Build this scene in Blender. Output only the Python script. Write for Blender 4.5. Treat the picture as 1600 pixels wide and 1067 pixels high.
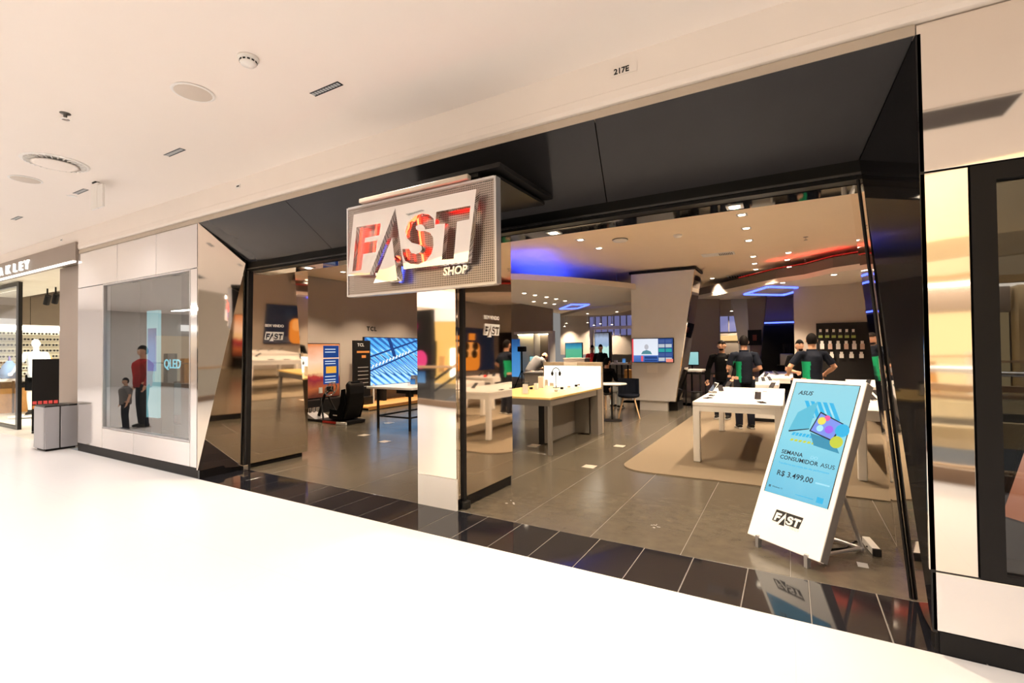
import bpy, bmesh, math, random
from mathutils import Vector, Matrix
random.seed(7)
for o in list(bpy.data.objects): bpy.data.objects.remove(o)
SC = bpy.context.scene
COL = SC.collection
PI = math.pi
K = 1.07                       # plan units -> metres, applied once at the very end

# ------------------------------------------------------------------ camera
YAW, PITCH, ROLL, FOC = 0.524564588, 0.0176360229, -0.00921430368, 749.5
CAM = Vector((0.0, -3.0201, 1.47))
_f = Vector((-math.sin(YAW)*math.cos(PITCH), math.cos(YAW)*math.cos(PITCH), math.sin(PITCH)))
_r = Vector((math.cos(YAW), math.sin(YAW), 0)); _u = _r.cross(_f)
CR = math.cos(ROLL)*_r + math.sin(ROLL)*_u
CU = -math.sin(ROLL)*_r + math.cos(ROLL)*_u
cam = bpy.data.cameras.new('camera'); co = bpy.data.objects.new('camera', cam); COL.objects.link(co)
cam.sensor_width = 36; cam.lens = FOC*36/1600; cam.clip_start = 0.05; cam.clip_end = 200
co.matrix_world = Matrix(((CR.x, CU.x, -_f.x, CAM.x), (CR.y, CU.y, -_f.y, CAM.y), (CR.z, CU.z, -_f.z, CAM.z), (0, 0, 0, 1)))
SC.camera = co
def _ray(x, y): return _f + CR*((x-800)/FOC) - CU*((y-533.5)/FOC)
def on_z(x, y, z=0):
    d = _ray(x, y); return CAM + d*((z-CAM.z)/d.z)
def on_y(x, y, Y=0):
    d = _ray(x, y); return CAM + d*((Y-CAM.y)/d.y)
def on_x(x, y, X=0):
    d = _ray(x, y); return CAM + d*((X-CAM.x)/d.x)

# ------------------------------------------------------------------ world, big lights, exposure
w = bpy.data.worlds.new('world'); SC.world = w; w.use_nodes = True
w.node_tree.nodes['Background'].inputs[0].default_value = (1, .96, .92, 1)
w.node_tree.nodes['Background'].inputs[1].default_value = 0.25
vs = SC.view_settings; vs.view_transform = 'Standard'; vs.look = 'None'; vs.gamma = 1; vs.use_curve_mapping = False
vs.exposure = 0.0
def light(kind, name, loc, energy, color=(1, 1, 1), parent=None, rot=(0, 0, 0), **kw):
    l = bpy.data.lights.new(name, kind); l.energy = energy; l.color = color
    for k, v in kw.items(): setattr(l, k, v)
    o = bpy.data.objects.new(name, l); COL.objects.link(o); o.location = loc; o.rotation_euler = rot
    if parent: o.parent = parent
    return o
# skylight over the atrium behind the camera
light('AREA', 'skylight_offscreen', (-6, -11, 9.0), 6500, (1, .95, .91), shape='RECTANGLE', size=26, size_y=9)
SLOT_W, SPOT_W = 19, 520
light('AREA', 'gallery_lamps_offscreen', (-8, -17.2, 3.3), 1500, (1, .9, .75), shape='RECTANGLE', size=40, size_y=1.6)

# ------------------------------------------------------------------ helpers
TMP = bpy.data.scenes.new('build')
def evaluate(o, mods=()):
    TMP.collection.objects.link(o)
    for kind, kw in mods:
        m = o.modifiers.new(kind, kind)
        for k, v in kw.items(): setattr(m, k, v)
    vl = TMP.view_layers[0]; vl.update()
    me = bpy.data.meshes.new_from_object(o.evaluated_get(vl.depsgraph))
    d = o.data; bpy.data.objects.remove(o)
    return me
def tag(o, label=None, cat=None, group=None, kind=None):
    if label: o['label'] = label
    if cat: o['category'] = cat
    if group: o['group'] = group
    if kind: o['kind'] = kind
    return o
def thing(name, label, cat, loc=(0, 0, 0), rz=0, group=None):
    o = bpy.data.objects.new(name, None); COL.objects.link(o); o.empty_display_size = .1
    o.location = loc; o.rotation_euler = (0, 0, rz)
    return tag(o, label, cat, group)
def link(name, me, mat=None, parent=None, smooth=False, loc=None, rot=None):
    o = bpy.data.objects.new(name, me); COL.objects.link(o)
    if mat is not None:
        me.materials.clear()
        for m in (mat if isinstance(mat, (list, tuple)) else [mat]): me.materials.append(m)
    if smooth:
        for p in me.polygons: p.use_smooth = True
    if parent: o.parent = parent
    if loc is not None: o.location = loc
    if rot is not None: o.rotation_euler = rot
    return o
def copy_tree(o, parent=None):
    c = o.copy(); COL.objects.link(c); c.parent = parent
    for ch in o.children: copy_tree(ch, c)
    return c
class MB:
    def __init__(s): s.bm = bmesh.new()
    def box(s, x0, x1, y0, y1, z0, z1, bev=0, seg=2):
        m = Matrix.Translation(((x0+x1)/2, (y0+y1)/2, (z0+z1)/2)) @ Matrix.Diagonal((abs(x1-x0), abs(y1-y0), abs(z1-z0), 1))
        r = bmesh.ops.create_cube(s.bm, size=1, matrix=m)
        if bev:
            es = list({e for v in r['verts'] for e in v.link_edges})
            bmesh.ops.bevel(s.bm, geom=es, offset=bev, segments=seg, affect='EDGES', profile=.5)
        return s
    def poly(s, pts):
        s.bm.faces.new([s.bm.verts.new(p) for p in pts]); return s
    def prism(s, pts, vec):
        v = Vector(vec); a = [s.bm.verts.new(p) for p in pts]; b = [s.bm.verts.new(Vector(p)+v) for p in pts]
        n = len(a); s.bm.faces.new(a); s.bm.faces.new(b[::-1])
        for i in range(n): s.bm.faces.new((a[i], b[i], b[(i+1) % n], a[(i+1) % n]))
        return s
    def tube(s, pts, rad, n=8, cap=True):
        pts = [Vector(p) for p in pts]; rs = rad if isinstance(rad, (list, tuple)) else [rad]*len(pts)
        rings = []; ref = None
        for i, p in enumerate(pts):
            t = (pts[min(i+1, len(pts)-1)]-pts[max(i-1, 0)]).normalized()
            if ref is None: ref = Vector((1, 0, 0)) if abs(t.x) < .8 else Vector((0, 1, 0))
            a = t.cross(ref)
            if a.length < 1e-4: a = t.cross(Vector((0, 1, 0)))
            a.normalize(); b = a.cross(t).normalized(); ref = b
            r = rs[i]; ra, rb = r if isinstance(r, tuple) else (r, r)
            rings.append([s.bm.verts.new(p + a*ra*math.cos(q*2*PI/n) + b*rb*math.sin(q*2*PI/n)) for q in range(n)])
        for A, B in zip(rings, rings[1:]):
            for q in range(n): s.bm.faces.new((A[q], A[(q+1) % n], B[(q+1) % n], B[q]))
        if cap: s.bm.faces.new(rings[0][::-1]); s.bm.faces.new(rings[-1])
        return s
    def loft(s, secs, n=16):          # (z, cx, cy, rx, ry) horizontal ellipses
        rings = [[s.bm.verts.new((cx+rx*math.cos(q*2*PI/n), cy+ry*math.sin(q*2*PI/n), z)) for q in range(n)] for z, cx, cy, rx, ry in secs]
        for A, B in zip(rings, rings[1:]):
            for q in range(n): s.bm.faces.new((A[q], A[(q+1) % n], B[(q+1) % n], B[q]))
        s.bm.faces.new(rings[0][::-1]); s.bm.faces.new(rings[-1]); return s
    def lathe(s, prof, c=(0, 0, 0), n=20):   # (r, z)
        return s.loft([(c[2]+z, c[0], c[1], max(r, 1e-4), max(r, 1e-4)) for r, z in prof], n)
    def ball(s, c, r, u=14, v=10):
        rr = r if isinstance(r, tuple) else (r, r, r)
        bmesh.ops.create_uvsphere(s.bm, u_segments=u, v_segments=v, radius=1, matrix=Matrix.Translation(c) @ Matrix.Diagonal((*rr, 1)))
        return s
    def mesh(s, name='m'):
        bmesh.ops.recalc_face_normals(s.bm, faces=s.bm.faces)
        me = bpy.data.meshes.new(name); s.bm.to_mesh(me); s.bm.free(); return me
    def build(s, name, mat, parent=None, smooth=False, loc=None, rot=None):
        return link(name, s.mesh(name), mat, parent, smooth, loc, rot)
def box(name, mat, parent, *a, bev=0, **k): return MB().box(*a, bev=bev).build(name, mat, parent, **k)
def struct(o): o['kind'] = 'structure'; return o
def flat(splines, ext=.002):         # 2D outlines (holes are cut out) -> mesh in the XY plane
    cu = bpy.data.curves.new('c', 'CURVE'); cu.dimensions = '2D'; cu.fill_mode = 'BOTH'; cu.extrude = ext
    for pts in splines:
        sp = cu.splines.new('POLY'); sp.points.add(len(pts)-1); sp.use_cyclic_u = True
        for p, q in zip(sp.points, pts): p.co = (q[0], q[1], 0, 1)
    return evaluate(bpy.data.objects.new('c', cu))
def text_mesh(body, size, bold=0., ext=.001, align='LEFT', space=1., shear=0.):
    cu = bpy.data.curves.new('t', 'FONT'); cu.body = body; cu.size = size; cu.offset = bold*size; cu.extrude = ext
    cu.align_x = align; cu.space_character = space; cu.shear = shear; cu.resolution_u = 3
    return evaluate(bpy.data.objects.new('t', cu))
UP = Matrix.Rotation(PI/2, 4, 'X')                   # XY art -> stands up, faces -Y
FACE_X = Matrix.Rotation(PI/2, 4, 'Z') @ UP          # stands up, faces +X (reads along +Y)
def text(name, body, size, mat, parent, loc, rot=UP, **k):
    o = link(name, text_mesh(body, size, **k), mat, parent); o.matrix_local = Matrix.Translation(loc) @ rot; return o

# ------------------------------------------------------------------ materials
MATS = {}
def mat(name, col, rough=.5, metal=0., emit=None, es=0., var=.06, scale=4., bump=0., bscale=40., trans=0., spec=.5, coat=0., ior=1.45):
    m = bpy.data.materials.new(name); m.use_nodes = True; nt = m.node_tree; N = nt.nodes; L = nt.links
    b = N['Principled BSDF']; c = (*col, 1)
    b.inputs['Roughness'].default_value = rough; b.inputs['Metallic'].default_value = metal
    b.inputs['Specular IOR Level'].default_value = spec; b.inputs['Transmission Weight'].default_value = trans
    b.inputs['Coat Weight'].default_value = coat; b.inputs['IOR'].default_value = ior; b.inputs['Coat Roughness'].default_value = .03
    tc = N.new('ShaderNodeTexCoord'); nz = N.new('ShaderNodeTexNoise'); nz.inputs['Scale'].default_value = scale; nz.inputs['Detail'].default_value = 3
    L.new(tc.outputs['Object'], nz.inputs['Vector'])
    mx = N.new('ShaderNodeMix'); mx.data_type = 'RGBA'
    mx.inputs['A'].default_value = (*[max(0, v*(1-var)) for v in col], 1); mx.inputs['B'].default_value = (*[min(1, v*(1+var)) for v in col], 1)
    L.new(nz.outputs['Fac'], mx.inputs['Factor']); L.new(mx.outputs['Result'], b.inputs['Base Color'])
    if emit: b.inputs['Emission Color'].default_value = (*emit, 1); b.inputs['Emission Strength'].default_value = es
    if bump:
        n2 = N.new('ShaderNodeTexNoise'); n2.inputs['Scale'].default_value = bscale; n2.inputs['Detail'].default_value = 1 if bscale < 5 else 3
        L.new(tc.outputs['Object'], n2.inputs['Vector'])
        bp = N.new('ShaderNodeBump'); bp.inputs['Strength'].default_value = 1; bp.inputs['Distance'].default_value = bump
        L.new(n2.outputs['Fac'], bp.inputs['Height']); L.new(bp.outputs['Normal'], b.inputs['Normal'])
    MATS[name] = m; return m
def glow(name, col, s): return mat(name, tuple(min(1, c)*.04 for c in col), .4, emit=col, es=s, var=0)
def tweak(m): return m.node_tree.nodes, m.node_tree.links, m.node_tree.nodes['Principled BSDF']

M = {}
M['mall_floor'] = mat('mall_floor', (.72, .70, .69), .22, var=.03, scale=.6, spec=.35)
M['mall_ceiling'] = mat('mall_ceiling', (.88, .81, .75), .8, var=.01)
M['fascia'] = mat('fascia', (.88, .81, .75), .6, var=.02)
M['trim_metal'] = mat('trim_metal', (.50, .43, .35), .4, .3, var=.05)
M['steel'] = mat('polished_steel', (.88, .80, .71), .035, 1., var=.02, bump=.0015, bscale=1.3)
M['steel_wave'] = mat('polished_steel_wavy', (.88, .80, .71), .04, 1., var=.02, bump=.008, bscale=1.3)
M['steel_white'] = mat('white_polished_panel', (.78, .755, .755), .09, .72, var=.01, bump=.0012, bscale=1.5)
M['steel_sign'] = mat('sign_mirror', (.86, .82, .79), .03, 1., var=.01, bump=.002, bscale=3.)
M['steel_warm'] = mat('polished_steel_panel', (.88, .80, .71), .04, 1., var=.02, bump=.0015, bscale=1.3)
M['black_gloss'] = mat('black_gloss', (.008, .0075, .008), .04, 0, var=.1, spec=.34)
M['black_soffit'] = mat('black_soffit', (.024, .0235, .0255), .16, 0, var=.1, spec=.28)
M['black'] = mat('black_matte', (.014, .013, .013), .45, var=.15)
M['black'].node_tree.nodes['Principled BSDF'].inputs['Specular IOR Level'].default_value = .15
M['black_metal'] = mat('black_metal', (.02, .02, .02), .3, .3, var=.1)
M['black_tile'] = mat('black_tile', (.011, .011, .014), .06, 0, var=.3, scale=30, spec=.5)
M['grout'] = mat('grout', (.20, .18, .16), .7)
M['store_tile'] = mat('store_tile', (.088, .075, .055), .20, var=.35, scale=9, bump=.0008, bscale=60, spec=.5)
M['store_floor'] = mat('store_floor', (.09, .077, .058), .22, var=.3, scale=9)
M['carpet'] = mat('carpet', (.175, .137, .095), .95, var=.35, scale=160, bump=.003, bscale=220, spec=.1)
M['store_wall'] = mat('store_wall', (.42, .36, .31), .75, var=.05, scale=2)
M['store_dark_wall'] = mat('store_dark_wall', (.16, .14, .12), .8, var=.1)
M['store_ceiling'] = mat('store_ceiling', (.90, .74, .57), .75, var=.02)
M['cloud'] = mat('ceiling_cloud', (.80, .72, .63), .55, var=.02)
M['cove_shade'] = mat('cove_shade_paint', (.10, .08, .07), .6)  # dark colour carries the shade of the cove recess
M['white'] = mat('white_lacquer', (.82, .79, .75), .28, var=.02)
M['white_plastic'] = mat('white_plastic', (.84, .82, .79), .4, var=.02)
M['gray_lacquer'] = mat('gray_lacquer', (.21, .19, .17), .4, var=.04)
M['gray_metal'] = mat('gray_metal', (.55, .54, .55), .3, .8, var=.04)
M['chrome'] = mat('chrome', (.8, .8, .8), .1, 1., var=.02)
M['wood_yellow'] = mat('pale_yellow_wood', (.78, .55, .20), .35, var=.12, scale=14)
M['wood'] = mat('orange_wood', (.62, .32, .10), .4, var=.2, scale=12)
M['wood_leg'] = mat('beech_leg', (.62, .40, .22), .45, var=.12, scale=20)
M['taupe'] = mat('taupe_panel', (.30, .245, .205), .45, var=.04)
M['brown_panel'] = mat('brown_panel', (.17, .13, .09), .5, var=.1)
M['red_plastic'] = mat('red_plastic', (.55, .03, .02), .3)
M['orange'] = mat('orange_paint', (.85, .28, .04), .4)
M['navy'] = mat('navy_cloth', (.010, .012, .019), .85, var=.2, scale=20, bump=.002, bscale=40)
M['blackcloth'] = mat('black_cloth', (.005, .005, .0055), .9, var=.2, scale=20, bump=.002, bscale=40)
M['green'] = mat('green_cloth', (.01, .25, .11), .8, var=.15, scale=20)
M['redcloth'] = mat('red_cloth', (.35, .02, .02), .85)
M['graycloth'] = mat('gray_cloth', (.16, .15, .15), .9, var=.15)
M['palecloth'] = mat('pale_cloth', (.55, .60, .63), .9)
M['jeans'] = mat('dark_jeans', (.016, .018, .026), .85, var=.2)
M['skin'] = mat('skin', (.56, .31, .20), .5, var=.08, scale=12)
M['hair'] = mat('dark_hair', (.006, .0045, .004), .6, bump=.004, bscale=90)
M['shoe'] = mat('shoe', (.025, .024, .022), .6)
M['sole'] = mat('sole', (.35, .33, .30), .7)
for k_ in ('navy', 'blackcloth', 'green', 'redcloth', 'graycloth', 'jeans', 'hair', 'shoe'): M[k_].node_tree.nodes['Principled BSDF'].inputs['Specular IOR Level'].default_value = .06
M['eye'] = mat('eye_white', (.75, .72, .68), .25)
M['mannequin'] = mat('mannequin_white', (.85, .82, .78), .35, var=.01)
M['bin_gray'] = mat('bin_gray', (.42, .42, .45), .35, .35, var=.03)
M['glass_dark'] = mat('tinted_glass', (.02, .02, .025), .02, var=0, spec=.9)
M['purple'] = mat('purple_paper', (.20, .15, .45), .5)
M['lamp'] = glow('lamp_warm', (1, .82, .6), 14)
M['lamp_dim'] = glow('lamp_soft', (1, .86, .68), 5)
M['letter_white'] = glow('letter_white', (1, .96, .9), 1.4)
M['cell'] = glow('slot_cell', (1, .93, .85), .35)
M['led_white'] = glow('led_white', (1, .95, .88), 2.5)
M['lightbox'] = glow('lightbox_panel', (1, .93, .78), 2.6)
M['led_blue'] = glow('led_blue', (.06, .10, 1), 5)
M['led_red'] = glow('led_red', (1, .015, .01), .35)
M['led_sign'] = glow('led_sign', (1, .01, .005), 30)
M['led_redp'] = glow('led_red_points', (1, .03, .01), 26)
M['print_black'] = mat('print_black', (.012, .012, .012), .6, var=0)
M['print_white'] = mat('print_white', (.85, .83, .8), .5, var=0)
M['print_gray'] = mat('print_gray', (.5, .5, .5), .6, var=0)
def glassmat(name, tint=(1, 1, 1), refl=.12):
    m = bpy.data.materials.new(name); m.use_nodes = True; nt = m.node_tree; N = nt.nodes; L = nt.links
    N.remove(N['Principled BSDF']); out = N['Material Output']
    tr = N.new('ShaderNodeBsdfTransparent'); tr.inputs[0].default_value = (*tint, 1)
    gl = N.new('ShaderNodeBsdfGlossy'); gl.inputs['Roughness'].default_value = .01
    fr = N.new('ShaderNodeFresnel'); fr.inputs[0].default_value = 1.5
    ad = N.new('ShaderNodeMath'); ad.operation = 'ADD'; ad.use_clamp = True; ad.inputs[1].default_value = refl
    ge = N.new('ShaderNodeNewGeometry'); iv = N.new('ShaderNodeMath'); iv.operation = 'SUBTRACT'; iv.inputs[0].default_value = 1; L.new(ge.outputs['Backfacing'], iv.inputs[1])
    mm = N.new('ShaderNodeMath'); mm.operation = 'MULTIPLY'
    mx = N.new('ShaderNodeMixShader'); L.new(fr.outputs[0], ad.inputs[0]); L.new(ad.outputs[0], mm.inputs[0]); L.new(iv.outputs[0], mm.inputs[1]); L.new(mm.outputs[0], mx.inputs[0])
    L.new(tr.outputs[0], mx.inputs[1]); L.new(gl.outputs[0], mx.inputs[2]); L.new(mx.outputs[0], out.inputs[0]); return m
M['glass'] = glassmat('clear_glass', (.95, .97, .97), .03)
M['shopglass'] = glassmat('display_glass', (.88, .91, .94), .24)
M['shopglass_dark'] = glassmat('tinted_display_glass', (.50, .53, .58), .05)
M['acrylic'] = glassmat('clear_acrylic', (.93, .94, .95), .06)
# mall floor: faint joints between very large slabs
def floor_joints(m, pitch, wide, dark):
    N, L, b = tweak(m); tc = N.new('ShaderNodeTexCoord'); br = N.new('ShaderNodeTexBrick')
    br.offset = 0; br.inputs['Scale'].default_value = 1; br.inputs['Brick Width'].default_value = pitch; br.inputs['Row Height'].default_value = pitch
    br.inputs['Mortar Size'].default_value = wide; br.inputs['Color1'].default_value = br.inputs['Color2'].default_value = (1, 1, 1, 1); br.inputs['Mortar'].default_value = (dark, dark, dark, 1)
    L.new(tc.outputs['Object'], br.inputs['Vector'])
    src = b.inputs['Base Color'].links[0].from_socket
    mx = N.new('ShaderNodeMix'); mx.data_type = 'RGBA'; mx.blend_type = 'MULTIPLY'; mx.inputs['Factor'].default_value = 1
    L.new(src, mx.inputs['A']); L.new(br.outputs['Color'], mx.inputs['B']); L.new(mx.outputs['Result'], b.inputs['Base Color'])
floor_joints(M['mall_floor'], 1.02, .002, .93)
floor_joints(M['store_floor'], .68, .006, 1.6)
# perforated sheet: round holes see through to the dark box
def perforated():
    m = mat('perforated_steel', (.42, .37, .34), .3, .85, var=.03); N, L, b = tweak(m)
    tc = N.new('ShaderNodeTexCoord'); sc = N.new('ShaderNodeVectorMath'); sc.operation = 'SCALE'; sc.inputs['Scale'].default_value = 66
    fr = N.new('ShaderNodeVectorMath'); fr.operation = 'FRACTION'; sb = N.new('ShaderNodeVectorMath'); sb.operation = 'SUBTRACT'; sb.inputs[1].default_value = (.5, .5, .5)
    mu = N.new('ShaderNodeVectorMath'); mu.operation = 'MULTIPLY'; mu.inputs[1].default_value = (1, 0, 1)
    ln = N.new('ShaderNodeVectorMath'); ln.operation = 'LENGTH'; lt = N.new('ShaderNodeMath'); lt.operation = 'GREATER_THAN'; lt.inputs[1].default_value = .33
    L.new(tc.outputs['Object'], sc.inputs[0]); L.new(sc.outputs[0], fr.inputs[0]); L.new(fr.outputs[0], sb.inputs[0]); L.new(sb.outputs[0], mu.inputs[0]); L.new(mu.outputs[0], ln.inputs[0])
    L.new(ln.outputs['Value'], lt.inputs[0]); L.new(lt.outputs[0], b.inputs['Alpha']); return m
M['perf'] = perforated()
# screen pictures: emission driven by ramps over the panel
def screen(name, stops, axis='Z', noise=.25, nscale=3., strength=1.2, wave=None, rotw=0.):
    m = mat(name, (.01, .01, .01), .08, var=0); N, L, b = tweak(m)
    tc = N.new('ShaderNodeTexCoord'); sp = N.new('ShaderNodeSeparateXYZ'); L.new(tc.outputs['Generated'], sp.inputs[0])
    nz = N.new('ShaderNodeTexNoise'); nz.inputs['Scale'].default_value = nscale; nz.inputs['Detail'].default_value = 6; L.new(tc.outputs['Generated'], nz.inputs['Vector'])
    a = N.new('ShaderNodeMath'); a.operation = 'MULTIPLY_ADD'; a.inputs[1].default_value = noise; L.new(nz.outputs['Fac'], a.inputs[0]); L.new(sp.outputs[axis], a.inputs[2])
    s_ = N.new('ShaderNodeMath'); s_.operation = 'SUBTRACT'; s_.inputs[1].default_value = noise/2; L.new(a.outputs[0], s_.inputs[0])
    last = s_.outputs[0]
    if wave:
        mp = N.new('ShaderNodeMapping'); mp.inputs['Rotation'].default_value = (rotw, 0, 0); L.new(tc.outputs['Object'], mp.inputs[0])
        wv = N.new('ShaderNodeTexWave'); wv.bands_direction = 'Z'; wv.inputs['Scale'].default_value = wave; wv.inputs['Distortion'].default_value = .6; L.new(mp.outputs[0], wv.inputs['Vector'])
        w2 = N.new('ShaderNodeMath'); w2.operation = 'MULTIPLY_ADD'; w2.inputs[1].default_value = .45; L.new(wv.outputs['Fac'], w2.inputs[0]); L.new(last, w2.inputs[2])
        w3 = N.new('ShaderNodeMath'); w3.operation = 'SUBTRACT'; w3.inputs[1].default_value = .22; L.new(w2.outputs[0], w3.inputs[0]); last = w3.outputs[0]
    cr = N.new('ShaderNodeValToRGB'); el = cr.color_ramp.elements
    while len(el) < len(stops): el.new(.5)
    for e, (p, c) in zip(el, stops): e.position = p; e.color = (*c, 1)
    L.new(last, cr.inputs[0]); L.new(cr.outputs[0], b.inputs['Emission Color']); b.inputs['Emission Strength'].default_value = strength
    return m
M['scr_cyan'] = screen('screen_cyan', [(0, (.16, .58, .80)), (.5, (.30, .76, .90)), (1, (.34, .76, .88))], noise=.15, strength=.95)
M['scr_sunset'] = screen('screen_sunset', [(0, (.10, .02, .01)), (.18, (.42, .10, .03)), (.33, (.25, .02, .03)), (.40, (.45, .04, .03)), (.46, (.9, .55, .25)), (.68, (1, .62, .42)), (1, (.75, .22, .06))], noise=.3, nscale=4, strength=1.1)
M['scr_console'] = screen('screen_console', [(0, (.45, .75, 1)), (.25, (.05, .28, .75)), (.42, (.01, .05, .2)), (.5, (.5, .85, 1)), (.6, (.06, .35, .85)), (.8, (.10, .45, .95)), (1, (.02, .12, .4))], noise=.3, nscale=5, strength=1.3, wave=2.2, rotw=.55)
M['scr_ui'] = screen('screen_news', [(0, (.04, .12, .40)), (.28, (.08, .2, .6)), (.3, (.8, .85, .95)), (1, (.75, .8, .9))], noise=.02, strength=1.0)
M['scr_green'] = screen('screen_football', [(0, (.10, .55, .30)), (.6, (.12, .60, .35)), (.75, (.05, .45, .60)), (1, (.02, .2, .4))], noise=.2, strength=.8)
M['scr_elephant'] = screen('screen_pale', [(0, (.5, .85, .75)), (.45, (.65, .95, .85)), (.5, (.35, .5, .7)), (.8, (.45, .55, .75)), (1, (.15, .15, .17))], noise=.25, nscale=4, strength=.9)
M['scr_blue'] = screen('screen_blue', [(0, (.1, .35, .75)), (.6, (.06, .25, .6)), (1, (.02, .08, .25))], noise=.2, strength=.9)
M['scr_pc'] = screen('screen_teal', [(0, (.30, .65, .65)), (1, (.38, .72, .72))], noise=.1, strength=.9)
M['scr_gold'] = screen('screen_gold', [(0, (.5, .12, .03)), (.4, (1, .45, .25)), (.7, (1, .75, .55)), (1, (.9, .6, .4))], noise=.3, strength=2.2)
M['scr_ad'] = screen('screen_dark_ad', [(0, (.012, .015, .03)), (1, (.01, .012, .02))], noise=.2, strength=1.)
def g(name, c, s=1.): 
    k = 'g_'+name
    if k not in M: M[k] = glow('glow_'+name, c, s)
    return M[k]
BLUEP = g('panel_navy', (.01, .05, .22)); WHITEP = g('ui_white', (.85, .9, .95)); DKP = g('ink', (.01, .05, .08), .6)

# ================================================================== STRUCTURE
FZ, CZ, SZ = 3.0, 3.37, 3.35          # soffit edge, mall ceiling, store ceiling
rail_xy = [(-25.4, -7.75), (-22, -7.6), (-12, -6.7), (-7.35, -5.87), (-3, -4.95), (1.4, -3.75), (4, -2.9), (8, -1.4)]
m = MB(); m.poly([(x, y, 0) for x, y in rail_xy] + [(8, 0.0, 0), (-26.5, 0.0, 0), (-26.5, -7.8, 0)])
fl = struct(m.build('floor_mall', M['mall_floor']))
m = MB(); m.poly([(x, y, CZ) for x, y in rail_xy] + [(8, 0.06, CZ), (-26.5, 0.06, CZ), (-26.5, -7.8, CZ)])
struct(m.build('ceiling_mall', M['mall_ceiling']))
# fascia band with a rolled lower edge, then the shadow gap and metal strip
prof = [(0.0, CZ), (0.0, 3.16), (0.0, 3.155), (-.004, 3.15), (-.004, 3.10), (.004, 3.075), (.02, 3.063), (.05, 3.06), (.05, CZ)]
struct(MB().prism([(-40, y, z) for y, z in prof], (48, 0, 0)).build('trim_fascia', M['fascia']))
struct(box('trim_strip', M['trim_metal'], None, -9.4, .56, -.002, .05, FZ, 3.052))
# ---- left polished panels round the display window
wl = struct(box('wall_left', M['black'], None, -9.42, -6.03, .03, .06, .12, FZ))
WX0, WX1, WZ0, WZ1 = -8.55, -6.17, .41, 2.47
def panel(parent, name, x0, x1, z0, z1, mt, y0=0.0, y1=.03, gap=.004):
    return box(name, mt, parent, x0+gap, x1-gap, y0, y1, z0+gap, z1-gap, bev=.003)
# the wall behind is open at the window, so it is rebuilt as four strips
bpy.data.objects.remove(wl)
m = MB(); m.box(-9.42, WX0, .031, .10, .0, FZ).box(WX1, -6.0, .031, .10, .0, FZ).box(WX0, WX1, .031, .10, .0, WZ0).box(WX0, WX1, .031, .10, WZ1, FZ)
wl = struct(m.build('wall_left', M['black']))
for a in ((-9.42, WX0, .12, 2.47), (WX1, -6.0, .12, 2.47), (WX0, -7.6, .12, WZ0), (-7.6, WX1, .12, WZ0), (-9.42, -8.1, 2.47, FZ), (-8.1, -7.0, 2.47, FZ), (-7.0, -6.0, 2.47, FZ)):
    panel(wl, 'cladding_panel', *a, M['steel_white'])
struct(box('baseboard_left', M['black'], None, -9.42, -6.0, .012, .029, 0, .118))
win = struct(MB().box(WX0, WX0+.03, -.002, .08, WZ0, WZ1).box(WX1-.02, WX1, -.002, .08, WZ0, WZ1).box(WX0+.03, WX1-.02, -.002, .08, WZ0, WZ0+.02).box(WX0+.03, WX1-.02, -.002, .08, WZ1-.02, WZ1).build('window_1', M['gray_metal']))
box('pane', M['shopglass'], win, WX0+.03, WX1-.02, .02, .03, WZ0+.02, WZ1-.02)
# shallow showcase behind that pane
m = MB(); m.box(WX0-.3, WX1+.15, .58, .60, 0, 3.0).box(WX0-.32, WX0-.3, .1, .58, 0, 3.0).box(WX1+.15, WX1+.16, .1, .58, 0, 3.0).box(WX0-.3, WX1+.15, .1, .58, .30, .32).box(WX0-.3, WX1+.15, .1, .58, 2.6, 2.62)
struct(m.build('wall_showcase', M['store_dark_wall']))
# ---- left reveal: two bent mirror facets
A, B, C_, D_ = (-6.0, 0, FZ), (-5.82, .46, 2.57), (-6.0, 0, .10), (-5.95, .5, .05)
rv = struct(MB().box(-6.5, -6.07, .0605, .58, 0, 3.0).build('wall_reveal_left', M['black']))
def facet(name, pts, mt, parent, th=(-.02, 0, 0)):
    return MB().prism(pts, th).build(name, mt, parent)
facet('mirror_facet', [A, B, C_], M['steel_warm'], rv)
facet('mirror_facet', [B, D_, C_], M['steel'], rv)
box('reveal_plinth', M['black_gloss'], rv, -6.0, -5.97, .005, .5, 0, .1)
# inner return wall, leaning, with a bent end facet
nt_, nb_, fb_, ft_ = Vector((-5.82, .52, 2.6)), Vector((-5.95, .56, .06)), Vector((-5.95, 1.44, .06)), Vector((-5.86, 1.38, 2.6))
mt_ = Vector((-5.82, 1.14, 2.6))
wr = struct(MB().box(-6.5, -6.0, .585, 1.36, 0, 3.34).build('wall_return_left', M['black']))
facet('mirror_panel', [nt_, mt_, fb_, nb_], M['steel'], wr)
facet('mirror_panel', [mt_, ft_, fb_], M['steel'], wr)
box('return_plinth', M['black_gloss'], wr, -6.0, -5.965, .58, 1.36, 0, .055)
# ---- soffit: three dark glossy panels sloping up to the fascia
rsf = struct(MB().prism([(-6.0, .02, FZ+.03), (-6.0, .55, 2.64), (-6.0, .55, FZ+.03)], (6.56, 0, 0)).build('ceiling_soffit', M['black']))
xs = [-6.0, -4.38, -1.10, .56]
def inner(x): return -5.82 + (x+6.0)*(6.2/6.56)
for x0, x1 in zip(xs, xs[1:]):
    g_ = .004
    MB().prism([(x0+g_, .004, FZ), (x1-g_, .004, FZ), (inner(x1)-g_, .5, 2.59), (inner(x0)+g_, .5, 2.59)], (0, .012, .02)).build('soffit_panel', M['black_soffit'], rsf)
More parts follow.
